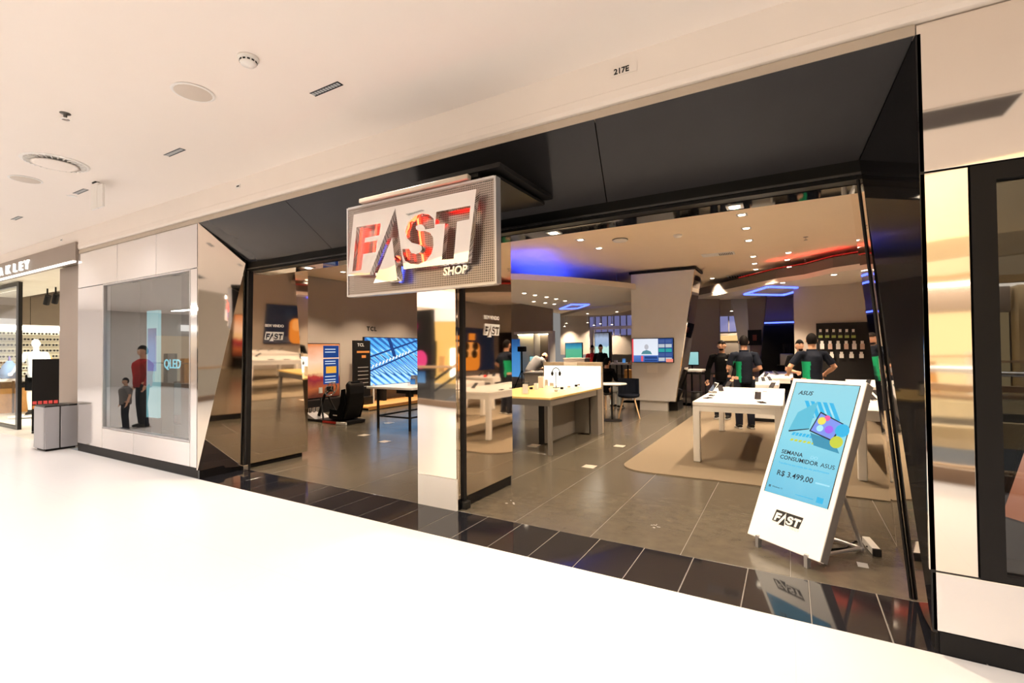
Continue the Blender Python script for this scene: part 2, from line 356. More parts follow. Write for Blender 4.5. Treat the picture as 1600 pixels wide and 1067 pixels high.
# ---- right reveal
A2, B2, C2, D2 = (.56, 0, FZ), (.38, .5, 2.59), (.57, 0, .10), (.60, .58, 0.0)
rr = struct(box('wall_reveal_right', M['black'], None, .66, .76, .12, .6, 0, 3.0))
facet('black_facet', [A2, C2, B2], M['black_gloss'], rr, (.02, 0, 0))
facet('mirror_facet', [B2, C2, D2], M['steel'], rr, (.02, 0, 0))
wr2 = struct(box('wall_return_right', M['black'], None, .68, 1.2, .61, 1.5, 0, 3.34))
facet('mirror_panel', [(.385, .53, 2.6), (.605, .6, .0), (.66, 1.5, .0), (.41, 1.3, 2.6)], M['steel'], wr2, (.02, 0, 0))
# ---- right facade: polished panels round a black window
wf = struct(MB().box(.585, 8, .031, .11, 2.32, FZ+.0).box(.585, .74, .031, .11, .0, 2.32).box(.74, 8, .031, .11, .0, .385).build('wall_right', M['black']))
panel(wf, 'cladding_panel', .56, 2.4, 2.315, 3.05, M['steel_warm'])
panel(wf, 'cladding_panel', 2.4, 8, 2.315, 3.05, M['steel_warm'])
panel(wf, 'cladding_panel', .56, .745, .39, 2.315, M['steel_wave'])
panel(wf, 'cladding_panel', .57, 2.4, .105, .39, M['steel_white'])
panel(wf, 'cladding_panel', 2.4, 8, .105, .39, M['steel_white'])
struct(box('baseboard_right', M['black'], None, .6, 8, .012, .03, 0, .10))
w2 = struct(MB().box(.747, .835, -.004, .09, .392, 2.312).box(2.9, 3.0, -.004, .09, .392, 2.312).box(.835, 2.9, -.004, .09, .392, .42).box(.835, 2.9, -.004, .09, 2.235, 2.312).build('window_2', M['black']))
box('pane', M['shopglass_dark'], w2, .835, 2.9, .03, .04, .42, 2.235)
m = MB(); m.box(.77, 3.2, .58, .60, 0, 3.0).box(.77, 3.2, .12, .58, .3, .32)
struct(m.build('wall_showcase_right', M['graycloth']))
# ---- door head beam, lintel underside
bm_ = struct(MB().box(-5.84, .40, .5, .6, 2.475, 2.60).build('trim_beam', mat('beam_black', (.005, .005, .005), .4, var=.1, spec=.08)))
box('beam_track', M['black_metal'], bm_, -5.84, .40, .485, .5, 2.50, 2.515)
struct(MB().box(-5.84, .44, .60, .80, 2.47, 2.52).box(-6.0, .66, .78, .80, 2.52, SZ).build('ceiling_lintel', M['black_gloss']))
# ---- threshold: black tiles on a grout bed
thr = struct(box('floor_threshold', M['grout'], None, -6.0, 1.3, .0, .555, -.03, -.002))
x = -6.105
tile_me = None
while x < 1.25:
    w0, w1 = max(x, -6.0)+.003, min(x+.3435, 1.3)-.003
    MB().box(w0, w1, .003, .551, -.02, .0, bev=.0015, seg=1).build('tile', M['black_tile'], thr)
    x += .3435
# ---- store floor: individual slabs up to y=9, then the material carries on
sf = struct(MB().box(-10.3, 3.0, .555, 9.25, -.03, -.002).build('floor_store', M['grout']))
tile_me = MB().box(.0025, .6775, .0025, 1.3575, -.02, 0, bev=.0015, seg=1).mesh('slab')
half_me = MB().box(.0025, .6775, .0025, .6775, -.02, 0, bev=.0015, seg=1).mesh('slab_half')
for i in range(20):
    x0 = -.70 + .68*(i-14)
    y = .555 + (-.88 if i % 2 else -.20)
    while y < 9.2:
        if y < .5:
            hh = .555 + .0
            MB().box(x0+.0025, x0+.6775, .5575, y+1.3575, -.02, 0, bev=.0015, seg=1).build('tile', M['store_tile'], sf) if y+1.36 > .56 else None
        else:
            link('tile', tile_me, M['store_tile'] if not tile_me.materials else None, sf, loc=(x0, y, 0))
        y += 1.36
struct(MB().box(-10.3, 3.0, 9.9, 24, -.03, .0).build('floor_store_rear', M['store_floor']))
# ---- store shell
struct(box('wall_store_left', M['store_wall'], None, -10.42, -10.3, .6, 17, 0, SZ))
struct(box('wall_store_right', M['store_wall'], None, 3.0, 3.1, .6, 24, 0, SZ))
struct(box('wall_store_back', M['store_wall'], None, -10.4, 3.1, 24, 24.1, 0, SZ))
struct(MB().box(-10.42, -6.5, .585, .63, 0, SZ).box(1.21, 3.1, .76, .80, 0, SZ).build('wall_store_front', M['store_wall']))
struct(MB().box(-10.42, 3.1, .80, 24.1, SZ, SZ+.08).build('ceiling_store', M['store_ceiling']))
struct(box('wall_phone', M['store_wall'], None, .10, 2.99, 10.2, 10.35, 0, SZ))
struct(box('wall_mid', M['store_wall'], None, -3.5, -2.0, 14.2, 14.35, 0, SZ))
struct(box('wall_side_rear', M['store_wall'], None, -10.6, -8.1, 14.1, 14.25, 2.2, SZ))
struct(MB().box(-1.1, .25, 17.2, 17.3, 0, 2.3).build('door_1', M['black']))
struct(MB().box(-2.6, .6, 17.31, 17.4, 0, SZ).build('wall_rear_right', M['store_wall']))
# central mirrored column in the door plane
cl = struct(MB().box(-3.11, -2.67, .56, 1.55, 0, SZ-.002).build('wall_column', M['black']))
box('mirror_panel', M['steel'], cl, -3.12, -2.66, .54, .56, .29, 2.475); box('kick_panel', M['white'], cl, -3.12, -2.66, .538, .56, .0, .286)
box('mirror_panel', M['steel'], cl, -2.67, -2.655, .563, 1.56, .10, SZ-.002)
box('mirror_panel', M['steel'], cl, -3.125, -3.11, .563, 1.56, .10, SZ-.002)
box('column_plinth', M['black_gloss'], cl, -2.67, -2.66, .563, 1.52, 0, .098)
# slim black door edges
d1 = struct(MB().box(-5.79, -5.755, .50, .56, 0, 2.475).build('door_2', M['black']))
d1.matrix_world = Matrix.Translation((0, 0, 0))
d1.data.transform(Matrix(((1, 0, .05, -.125), (0, 1, -.015, .0), (0, 0, 1, 0), (0, 0, 0, 1))))
box('foot_bracket', M['chrome'], d1, -5.945, -5.875, .47, .53, 0, .07, bev=.005)
d2 = struct(MB().box(-2.655, -2.635, .62, .665, .0, 2.475).build('door_3', M['black']))
box('foot_bracket', M['black_metal'], d2, -2.655, -2.60, .60, .68, 0, .07, bev=.006)
d3 = struct(MB().prism([(.372, .50, 2.475), (.588, .57, 0), (.60, .59, 0), (.384, .52, 2.475)], (-.008, .012, 0)).build('door_4', M['black']))

# ================================================================== PLATE LOGO (shared outline)
ZX, ZY, ZS = 530, 260, 270/1310
SIGN_Y = -.40
def sg(p, y):                        # zoom-crop pixel -> (x, z) on the sign plane at depth y
    q = on_y(ZX+p[0]*ZS, ZY+p[1]*ZS, y); return (q.x, q.z)
PLATE = [(110, 365), (1040, 170), (975, 722), (490, 780), (425, 318), (230, 820), (65, 830)]
F_ = [(132, 460), (315, 432), (303, 520), (196, 541), (191, 578), (288, 560), (276, 648), (183, 664), (166, 785), (100, 795)]
S_ = [(722, 440), (715, 395), (680, 365), (630, 358), (575, 375), (525, 425), (503, 490), (515, 545), (550, 578), (600, 590), (625, 605), (628, 630), (610, 655), (580, 665), (545, 655), (530, 625), (478, 627), (482, 670), (500, 715), (540, 738), (600, 742), (660, 715), (700, 660), (715, 600), (712, 540), (690, 505), (650, 490), (605, 490), (582, 475), (580, 455), (600, 440), (630, 440), (648, 460), (652, 478), (722, 465)]
T_ = [(737, 345), (995, 297), (985, 400), (893, 418), (868, 700), (778, 708), (803, 432), (728, 440)]
TRI = [(400, 540), (260, 885), (440, 862)]
PY = SIGN_Y-.085
_pl = [[sg(p, PY) for p in s_] for s_ in (PLATE, F_, S_, T_)]
_tri = [sg(p, PY-.03) for p in TRI]
X0 = min(p[0] for p in _pl[0]); Z0 = min(p[1] for p in _pl[0]); LW = max(p[0] for p in _pl[0])-X0
def norm(sp): return [((x_-X0)/LW, (z_-Z0)/LW) for x_, z_ in sp]
NPL = [norm(s_) for s_ in _pl]; NTRI = norm(_tri)
def mini_logo(name, wdt, mt, parent, loc, rot, ext=.001):
    o = link(name, flat([[(a*wdt, b*wdt) for a, b in s_] for s_ in NPL] + [[(a*wdt, b*wdt) for a, b in NTRI]], ext), mt, parent)
    o.matrix_local = Matrix.Translation(loc) @ rot; return o

# welcome stickers on the two mirrors (parts of those walls)
def sticker(parent, x, y0, y1, z0, z1):
    t_ = text('welcome_lettering', 'BEM VINDO', .055, M['print_white'], parent, (x, y0, z1-.045), FACE_X, bold=.02)
    mini_logo('welcome_logo', y1-y0, M['print_white'], parent, (x, y0, z0), FACE_X)
sticker(cl, -2.648, 1.0, 1.3, 1.62, 1.83)
o = mini_logo('welcome_logo', .27, M['print_white'], wr, (-5.864, .74, 1.63), FACE_X)
o2 = text('welcome_lettering', 'BEM VINDO', .05, M['print_white'], wr, (-5.856, .74, 1.80), FACE_X, bold=.02)

# ================================================================== SHOP SIGN
sx0, sz0 = sg((62, 320), SIGN_Y); sx1, sz1 = sg((1185, 70), SIGN_Y); sz0 = sg((80, 988), SIGN_Y)[1]
t = thing('shop_sign', 'large perforated steel box sign with polished cut-out letters hung before the dark soffit', 'sign', (0, SIGN_Y, sz0))
T0 = Vector((0, SIGN_Y, sz0))
def W(p): return Vector(p)-T0
dep = .055
fr = .012
m = MB(); m.box(sx0, sx1, 0, .004, fr*0, sz1-sz0); m.build('perforated_face', M['perf'], t)
MB().box(sx0, sx1, dep-.004, dep, 0, sz1-sz0).build('back_plate', M['black'], t)
m = MB(); m.box(sx0-.004, sx0+fr, -.004, dep, 0, sz1-sz0).box(sx1-fr, sx1+.004, -.004, dep, 0, sz1-sz0).box(sx0+fr, sx1-fr, -.004, dep, -.004, fr).box(sx0+fr, sx1-fr, -.004, dep, sz1-sz0-fr, sz1-sz0+.004)
m.build('box_frame', M['gray_metal'], t)
pl = link('letter_plate', flat([[(x_, z_-sz0) for x_, z_ in s_] for s_ in _pl], .02), M['steel_sign'], t); pl.matrix_local = Matrix.Translation((0, PY+.02-SIGN_Y, 0)) @ UP
tr = link('letter_triangle', flat([[(x_, z_-sz0) for x_, z_ in _tri]], .03), M['steel_sign'], t); tr.matrix_local = Matrix.Translation((0, PY+.0-SIGN_Y, 0)) @ UP
for a_, b_ in ((sx0+.3, .535), (sx0+1.0, .56), (sx0+.36, .13)): MB().box(a_, a_+.02, PY+.03-SIGN_Y, 0, b_, b_+.02).build('standoff', M['chrome'], t)
def led(pts, mt, y=SIGN_Y-.012):
    a, b = [Vector((sg(p, y)[0], y-SIGN_Y, sg(p, y)[1]-sz0)) for p in pts]
    MB().tube([a, b], .007, 6).build('led_strip', mt, t)
led(((150, 455), (112, 800)), M['led_redp']); led(((285, 440), (262, 650)), M['led_sign'])
led(((590, 360), (640, 740)), M['led_redp']); led(((500, 620), (512, 700)), M['led_redp']); None
led(((790, 312), (960, 279)), M['led_sign']); led(((480, 760), (462, 880)), M['led_blue'], SIGN_Y-.01); led(((340, 590), (275, 740)), M['led_blue'], SIGN_Y-.01)
sxm = sg((795, 850), SIGN_Y-.02)
text('small_lettering', 'SHOP', .078, M['steel_white'], t, (sxm[0], -.022, sxm[1]-sz0+.02), bold=.03, ext=.01, shear=.15)
# canopy bracket above the sign
m = MB(); m.box(sx0+.18, sx1+.03, .002, .80, sz1-sz0+.055, sz1-sz0+.085).box(sx0+.10, sx1-.15, .02, .78, sz1-sz0+.03, sz1-sz0+.055).box(sx0+.05, sx1-.02, .06, .76, sz1-sz0+.008, sz1-sz0+.03).build('canopy', M['black'], t)
MB().box(sx0+.16, sx0+1.18, -.03, .018, sz1-sz0+.010, sz1-sz0+.045, bev=.006).build('top_rail', M['trim_metal'], t)

# ================================================================== MALL CEILING FITTINGS
tex = thing('unit_number', 'black unit number on a clear sticker on the white fascia over the shopfront', 'sign', (-.96, -.0045, 3.24))
text('lettering', '217E', .05, M['print_black'], tex, (0.0, -.002, .012), bold=.03, ext=.0008)
box('sticker', M['fascia'], tex, -.02, .15, -.0008, .0015, 0, .065)
for px_, lab in (((372, 291), 'small dark marker tag on fascia above the left end of the dark soffit'), ((96, 375), 'small dark marker tag on fascia beside the neighbouring shop sign')):
    p = on_y(*px_, -.002); tg = thing('marker_tag', lab, 'tag', (p.x, -.0045, p.z-.02))
    box('plate', M['print_white'], tg, -.04, .04, -.001, .004, 0, .04); box('print', M['print_black'], tg, -.025, .025, -.0015, 0, .012, .028)
def disc_ceiling(name, label, cat, px_, prof, mt, group=None):
    p = on_z(*px_, CZ); t = thing(name, label, cat, (p.x, p.y, CZ), 0, group)
    MB().lathe([(r, -z) for r, z in prof]).build('body', mt, t, smooth=True); return t
sp = disc_ceiling('ceiling_speaker', 'round flush speaker grille on the ceiling beside the smoke detector', 'speaker', (302, 144), [(.13, -.001), (.13, .004), (.12, .008), (.001, .010)], mat('grille_beige', (.62, .55, .48), .8, bump=.002, bscale=300))
MB().lathe([(.135, -.001), (.14, -.005), (.13, -.008)]).build('rim', M['white_plastic'], sp)
sp2 = disc_ceiling('ceiling_speaker', 'round flush speaker grille on the ceiling beyond the round air diffuser', 'speaker', (40, 280), [(.13, -.001), (.13, .004), (.12, .008), (.001, .010)], MATS['grille_beige'])
MB().lathe([(.135, -.001), (.14, -.005), (.13, -.008)]).build('rim', M['white_plastic'], sp2)
sd = disc_ceiling('smoke_detector', 'white smoke detector with dark vents on the mall ceiling', 'smoke detector', (388, 90), [(.062, -.001), (.062, .018), (.05, .024), (.05, .036), (.042, .05), (.001, .052)], M['white_plastic'])
for k in range(12):
    a = k*PI/6; MB().box(.0475, .052, -.008, .008, -.035, -.025).build('vent', M['print_black'], sd, rot=(0, 0, a))
spk = disc_ceiling('sprinkler', 'small chrome sprinkler head hanging from the mall ceiling', 'sprinkler', (102, 177), [(.035, -.001), (.035, .004), (.012, .006), (.012, .03), (.006, .032)], mat('dark_brass', (.12, .11, .10), .4, .6))
MB().lathe([(.02, -.052), (.028, -.05), (.028, -.047), (.004, -.046), (.004, -.03)]).build('deflector', M['chrome'], spk)
ad = disc_ceiling('air_diffuser', 'large round ceiling air diffuser with dark slots', 'vent', (87, 254), [(.26, -.001), (.26, .006), (.235, .012), (.23, .004)], M['white_plastic'])
MB().lathe([(.232, -.003), (.001, -.004)]).build('throat', M['black'], ad)
MB().lathe([(.001, -.034), (.15, -.032), (.185, -.026), (.17, -.022), (.001, -.024)]).build('cone', M['mall_ceiling'], ad, smooth=True)
for k in range(30): MB().box(.17, .23, -.003, .003, -.02, -.004).build('fin', M['white_plastic'], ad, rot=(0, 0, k*PI/15))
sm = disc_ceiling('recessed_lamp', 'small recessed lamp in the ceiling past the hanging sign', 'lamp', (112, 306), [(.05, -.001), (.05, .003), (.04, .004)], M['white_plastic'])
MB().lathe([(.038, -.005), (.001, -.006)]).build('lens', M['white_plastic'], sm)
# slot lights: the lamps near the entrance are warmer than those down the hall
slot = None
COOL = bpy.data.lights.new('slot_glow_cool', 'AREA'); COOL.energy = SLOT_W; COOL.spread = math.radians(115); COOL.color = (1, .95, .93); COOL.shape = 'RECTANGLE'; COOL.size = .28; COOL.size_y = .03
for j, y in enumerate((-.71, -2.95)):  # the second row is added, unseen, over the camera
    for i in range(-1, 12):
        x = -2.87-2.14*i + (0 if j == 0 else .6)
        if x > 3.5: continue
        if slot is None:
            slot = thing('slot_light', 'short black linear slot light recessed in the mall ceiling', 'light', (x, y, CZ), 0, 'slot lights in rows along the mall ceiling')
            MB().box(-.15, .15, -.026, -.02, -.004, .001).box(-.15, .15, .02, .026, -.004, .001).build('frame', M['black_metal'], slot)
            box('baffle', M['black'], slot, -.15, .15, -.02, .02, -.0015, .001)
            for q in range(10): box('cell', M['cell'], slot, -.145+q*.029, -.145+q*.029+.02, -.015, .015, -.003, -.0012)
            light('AREA', 'slot_glow_offscreen', (0, 0, -.008), SLOT_W, (1, .90, .80), slot, shape='RECTANGLE', size=.28, size_y=.03, spread=math.radians(115))
        else:
            c = copy_tree(slot); c.location = (x, y, CZ)
            for ch in c.children:
                if ch.type == 'LIGHT':
                    ch.name = 'slot_glow'
                    if x < -4: ch.data = COOL
                    if j or not -10 < x < -2: ch.name = 'slot_glow_offscreen'
# hanging white exit box
p = on_y(150, 283, -.75); hs = thing('hanging_sign', 'white hanging direction sign seen edge-on below the mall ceiling', 'sign', (p.x, -.75, CZ))
box('mount', M['black'], hs, -.05, .03, -.02, .02, -.012, 0)
box('panel', M['white_plastic'], hs, -.10, .06, -.012, .012, -.30, -.014, bev=.004); box('panel', M['white_plastic'], hs, .065, .20, -.012, .012, -.30, -.05, bev=.004)
box('bracket', M['chrome'], hs, .06, .065, -.006, .006, -.30, -.05)

# ================================================================== TRASH BIN + NEIGHBOUR SHOP
tb = thing('trash_bin', 'grey two-door litter bin with a black top standing beside the white panel', 'bin', (-9.93, -.08, 0))
box('body', M['black'], tb, -.19, .19, -.20, .19, .03, .68, bev=.02)
box('plinth', M['black'], tb, -.17, .17, -.18, .17, 0, .035)
box('panel', M['bin_gray'], tb, -.20, .195, -.215, -.19, .035, .665, bev=.012)
box('door', M['bin_gray'], tb, .185, .205, -.195, -.03, .035, .665, bev=.006); box('door', M['bin_gray'], tb, .185, .205, -.015, .185, .035, .665, bev=.006)
MB().box(-.2, .2, -.2, -.05, .665, .69, bev=.006).box(-.2, .2, .08, .19, .665, .69, bev=.006).build('rim', M['black_metal'], tb)
# neighbour shop front
nf = struct(MB().box(-26, -9.43, -.03, .1, 2.90, 3.19).build('wall_neighbour', M['taupe']))
struct(MB().box(-10.6, -9.43, .14, .3, 0, 2.90).build('wall_neighbour_jamb', M['taupe']))
ls = thing('light_strip', 'bright white light strip under the neighbouring shop sign', 'light', (-13, -.035, 2.875))
box('diffuser', M['led_white'], ls, -6, 3.55, -.02, .02, 0, .025, bev=.004); box('housing', M['white_plastic'], ls, -6, 3.55, .02, .03, 0, .025)
nm = thing('sign_letters', 'white block letters on the taupe band of the neighbouring shop', 'sign', (-13.0, -.03, 2.935))
for ch, pxx in zip('AKLEY', (-2, 9.5, 21, 30, 38.5)):
    q = on_y(pxx, 430, -.05); text('letter', ch, .215, M['letter_white'], nm, (q.x+13.0, -.02, .02), bold=.02, ext=.015).scale.x = 1.45
text('letter', 'O', .215, M['letter_white'], nm, (on_y(-14, 430, -.05).x+13.0, -.02, .02), bold=.02, ext=.015).scale.x = 1.45
w3 = struct(MB().box(-13.18, -13.06, .26, .32, 0, 2.9).box(-20, -13.18, .26, .32, 0, .06).box(-20, -13.18, .26, .32, 2.82, 2.9).build('window_3', M['black_metal']))
box('pane', M['glass'], w3, -20, -13.18, .285, .295, .06, 2.82)
struct(box('floor_neighbour', mat('neighbour_floor', (.62, .58, .50), .4), None, -26, -9.9, .0, 9, -.03, -.001))
struct(box('wall_neighbour_left', M['taupe'], None, -17.6, -17.5, .5, 9, 0, 3.4))
struct(box('wall_neighbour_back', mat('neighbour_cream', (.6, .55, .42), .6), None, -17.5, -10.55, 7, 7.1, 0, 3.4))
struct(MB().box(-17.5, -10.5, .1, 1.28, 2.92, 3.0).box(-17.5, -10.5, 1.28, 7, 3.2, 3.3).build('ceiling_neighbour', mat('neighbour_ceiling', (.8, .75, .62), .7)))
light('AREA', 'neighbour_fill_offscreen', (-12.6, 4.4, 3.15), 420, (1, .93, .80), None, shape='RECTANGLE', size=2.6, size_y=3.2)  # unseen fill light added inside the neighbouring shop
sh = thing('eyewear_display', 'tall lit wall rack of sunglasses under brown cupboards', 'shelf', (-17.35, 0, 0))
box('backing', mat('rack_cream', (.82, .78, .62), .5), sh, -.02, .0, .9, 4.2, .75, 2.1)
box('light_bar', glow('rack_light_bar', (1, .94, .8), 9), sh, -.02, .06, .9, 4.2, 2.1, 2.22)
box('counter', M['black'], sh, -.02, .35, .9, 4.2, .62, .72); 
box('plinth', M['wood'], sh, -.02, .3, .9, 4.2, 0, .62)
for k in range(5): box('cupboard', M['brown_panel'], sh, -.02, .2, .9+k*.62, .9+k*.62+.61, 2.24, 2.98)
for k in range(9): box('shelf', M['white_plastic'], sh, 0, .12, .9, 4.2, .78+k*.15, .79+k*.15)
gl = None
for r in range(9):
    for k in range(9):
        y = 1.02+k*.145 + (r % 2)*.02
        if gl is None:
            gl = thing('sunglasses', 'pair of sunglasses on the lit wall rack', 'sunglasses', (-17.26, y, .79+r*.15), 0, 'sunglasses on the wall rack')
            cols = [mat('lens_%d' % q, c, .2, var=0) for q, c in enumerate(((.02, .02, .02), (.35, .12, .02), (.03, .12, .12)))]
            for s_ in (-1, 1): MB().lathe([(.026, 0), (.026, .006)], n=10).build('lens', cols[0], gl, loc=(0, s_*.032, .028), rot=(0, PI/2, 0)); 
            for s_ in (-1, 1): box('temple', cols[0], gl, -.08, 0, s_*.058-.002, s_*.058+.002, .03, .036)
            box('bridge', cols[0], gl, 0, .006, -.008, .008, .03, .038)
        else:
            c = copy_tree(gl); c.location = (-17.26, y, .79+r*.15)
for k, px_ in enumerate(((74, 462), (87, 460))):
    p = on_y(*px_, 1.0); s2 = thing('track_spot', 'black cylindrical spotlight over the eyewear rack', 'lamp', (p.x, 1.0, 2.92), 0, 'spotlights in the neighbouring shop')
    box('stem', M['black'], s2, -.012, .012, -.012, .012, -.18, 0)
    MB().tube([(.06, 0, -.16), (-.06, 0, -.34)], .055, 12).build('can', M['black'], s2); MB().tube([(-.06, 0, -.34), (-.063, 0, -.345)], .045, 12).build('lens', M['lamp'], s2); light('SPOT', 'track_spot_beam', (-.075, 0, -.355), 320, (1, .9, .74), s2, rot=(0, .55, 0), spot_size=math.radians(95), spot_blend=.6, shadow_soft_size=.04)
p = on_y(72, 600, .45)
tt = thing('ad_totem', 'black advertising totem with red and orange lettering behind the litter bin', 'totem', (p.x, p.y, 0), 1.3)
box('panel', M['black'], tt, -.19, .19, -.03, .03, .03, 1.38, bev=.005); box('base', M['black_metal'], tt, -.19, .19, -.12, .12, 0, .03)
mat('totem_red', (.7, .08, .08), .5, var=0); mat('totem_orange', (.75, .28, .06), .5, var=0)
for k in range(9): box('text_block', MATS['totem_red'] if k < 5 else MATS['totem_orange'], tt, -.18+(k%5)*.072, -.125+(k%5)*.072, -.033, -.03, .53-(k//5)*.08, .59-(k//5)*.08)

# ================================================================== FLOOR ADVERTISING STAND
AS = Vector((-.078, .857, 0)); ang = -.621; tilt = .448; BW, BH = .548, 1.277
st = thing('ad_stand', 'white tilted digital advertising stand with a cyan screen in the shop entrance', 'sign stand', AS, ang)
Lb = Matrix.Translation((0, 0, .07)) @ Matrix.Rotation(-tilt, 4, 'X')      # board plane: local x, z up the board, -y out
def on_board(o): o.matrix_local = Lb @ o.matrix_local; return o
cs = on_board(box('casing', M['white_plastic'], st, -BW/2, BW/2, 0, .05, 0, BH, bev=.004))
on_board(box('back_shell', mat('stand_gray', (.16, .15, .15), .5), st, -BW/2+.004, BW/2+.001, .008, .085, .004, BH-.004, bev=.004))
sw, s0, s1 = BW/2-.038, .345, BH-.035
scr = on_board(box('screen', M['scr_cyan'], st, -sw, sw, -.002, .002, s0, s1))
on_board(MB().box(-sw-.005, -sw, -.0025, .001, s0, s1+.005).box(sw, sw+.005, -.0025, .001, s0, s1+.005).box(-sw, sw, -.0025, .001, s1, s1+.005).build('screen_bezel', M['print_black'], st))
def art(name, pts, mt, y=-.0032):
    o = link(name, flat([pts], .0004), mt, st); o.matrix_local = Lb @ Matrix.Translation((0, y, 0)) @ UP; return o
def btext(body, size, mt, x, z, bold=0., y=-.0035, **k):
    bold *= .55; k.setdefault('space', 1.02 if bold else 1.)
    o = link('lettering', text_mesh(body, size, bold, .0003, **k), mt, st); o.matrix_local = Lb @ Matrix.Translation((x, y, z)) @ UP; return o
INK = g('ad_ink', (.005, .03, .06), .5); CY2 = g('ad_cyan', (.02, .45, .78)); PALE = g('ad_pale', (.35, .74, .90)); LIME = g('ad_lime', (.55, .62, .05)); WHT = g('ad_white', (.62, .88, .97))
# board pixel -> board coords by the four corners
def bq(u, v): return (-BW/2+u*BW, v*BH)
btext('ASUS', .047, INK, bq(.15, .9)[0], bq(.15, .895)[1], .03, shear=.25)
for k in range(5):
    x_, z_ = bq(.36+k*.085, .835); art('stripe', [(x_-.05, z_+.03), (x_-.02, z_+.03), (x_+.06, z_-.10), (x_+.03, z_-.10)], CY2)
art('laptop_back', [bq(.16, .66), bq(.44, .69), bq(.46, .86), bq(.22, .78)], g('ad_teal', (.10, .50, .68)), -.0034)
art('laptop_edge', [bq(.16, .66), bq(.44, .69), bq(.44, .685), bq(.17, .652)], INK, -.0036)
art('laptop_base', [bq(.47, .665), bq(.80, .64), bq(.90, .575), bq(.56, .595)], g('ad_deep', (.03, .28, .45)), -.0034)
art('laptop_bezel', [bq(.45, .675), bq(.53, .80), bq(.86, .745), bq(.78, .635)], INK, -.0038)
art('laptop_screen', [bq(.47, .68), bq(.54, .79), bq(.84, .742), bq(.765, .645)], g('ad_violet', (.20, .30, .85)), -.0042)
for u, v, r_, c in ((.58, .745, .03, (.85, .75, .1)), (.64, .765, .022, (.85, .1, .35)), (.70, .70, .03, (.35, .12, .85)), (.58, .70, .025, (.4, .8, .95))):
    cx, cz = bq(u, v); art('laptop_picture', [(cx+r_*math.cos(q*PI/8), cz+r_*math.sin(q*PI/8)) for q in range(16)], g('pic%d' % int(u*100+v*1000), c), -.0045)
for u, v, r_, mt in ((.865, .705, .048, CY2), (.83, .635, .044, LIME)):
    cx, cz = bq(u, v); art('badge', [(cx+r_*math.cos(q*PI/12), cz+r_*math.sin(q*PI/12)) for q in range(24)], mt, -.0048)
for k in range(7):
    x_, z_ = bq(.22+k*.05, .635); art('stripe', [(x_, z_), (x_+.02, z_), (x_+.03, z_+.025), (x_+.01, z_+.025)], CY2); x_, z_ = bq(.22+k*.06, .60); art('stripe', [(x_, z_), (x_+.022, z_), (x_+.03, z_+.017), (x_+.008, z_+.017)], LIME)
btext('SEMANA', .043, INK, bq(.15, .52)[0], bq(.15, .515)[1], .025); btext('DO', .035, PALE, bq(.56, .52)[0], bq(.5, .515)[1])
btext('CONSUMIDOR', .043, INK, bq(.15, .48)[0], bq(.15, .482)[1], .025); btext('ASUS', .043, INK, bq(.715, .48)[0], bq(.5, .482)[1], 0)
btext('Transforme sua rotina em alta performance', .0215, CY2, bq(.15, .45)[0], bq(.5, .452)[1])
btext('R$ 3.499,00', .056, INK, bq(.17, .38)[0], bq(.5, .382)[1], .02); x_, z_ = bq(.71, .385); art('fine_print', [(x_, z_), (x_+.10, z_), (x_+.10, z_+.012), (x_, z_+.012)], PALE)
btext('Windows 11', .016, INK, bq(.16, .31)[0], bq(.5, .306)[1]); x_, z_ = bq(.11, .303)
for q in range(4): art('window_mark', [(x_+(q % 2)*.0085, z_+(q//2)*.0085), (x_+(q % 2)*.0085+.007, z_+(q//2)*.0085), (x_+(q % 2)*.0085+.007, z_+(q//2)*.0085+.007), (x_+(q % 2)*.0085, z_+(q//2)*.0085+.007)], INK)
x_, z_ = bq(.78, .287); art('logo_square', [(x_, z_), (x_+.045, z_), (x_+.045, z_+.04), (x_, z_+.04)], CY2)
x_, z_ = bq(.50, .297); art('fine_print', [(x_, z_), (x_+.13, z_), (x_+.13, z_+.004), (x_, z_+.004)], CY2)
lg = mini_logo('board_logo', .215, M['print_black'], st, (0, 0, 0), Matrix()); lg.matrix_local = Lb @ Matrix.Translation((-.115, -.001, .155)) @ UP
btext('S H O P', .022, M['print_gray'], .02, .135, y=-.001)
for xx in (-.185, .185): box('foot', M['gray_metal'], st, xx-.012, xx+.012, -.012, .03, 0, .09, bev=.003)
for xx in (-.2, .2): MB().tube([(xx, .30, .60), (xx*.9, .62, .012)], .013, 8).build('prop_leg', M['gray_metal'], st)
MB().tube([(-.2, .60, .02), (.2, .60, .02)], .012, 8).build('crossbar', M['gray_metal'], st); MB().tube([(.16, .04, .05), (.18, .6, .02)], .012, 8).build('side_bar', M['gray_metal'], st)
# power bricks and cable beside it
p0, p1 = on_z(1362, 848), on_z(1378, 872)
pb = thing('power_strip', 'white power supply box lying on the floor behind the advertising stand', 'power supply', (p0.x-.02, (p0.y+p1.y)/2, 0), .15)
box('case', M['white_plastic'], pb, -.025, .025, -.12, .12, .0, .05, bev=.005); box('end_cap', M['black'], pb, -.026, .026, -.135, -.115, 0, .051, bev=.003)
cb = MB().tube([(.30, 1.15, .008), (.20, 1.10, .006), (.10, 1.16, .006), (.02, 1.28, .006), (-.06, 1.20, .006), (.10, 1.05, .006), (.33, 1.24, .006), (.40, 1.42, .006), (.50, 1.38, .006), (.46, 1.30, .02)], .006, 6).build('power_cable', M['black'], None, smooth=True)
tag(cb, 'black power cable curling on the floor behind the advertising stand', 'cable')
pf = on_z(1348, 883); pt = box('floor_patch', M['print_gray'], None, pf.x-.03, pf.x+.03, pf.y-.04, pf.y+.04, 0, .002); tag(pt, 'small pale paper scrap on floor by the power supply', 'paper')

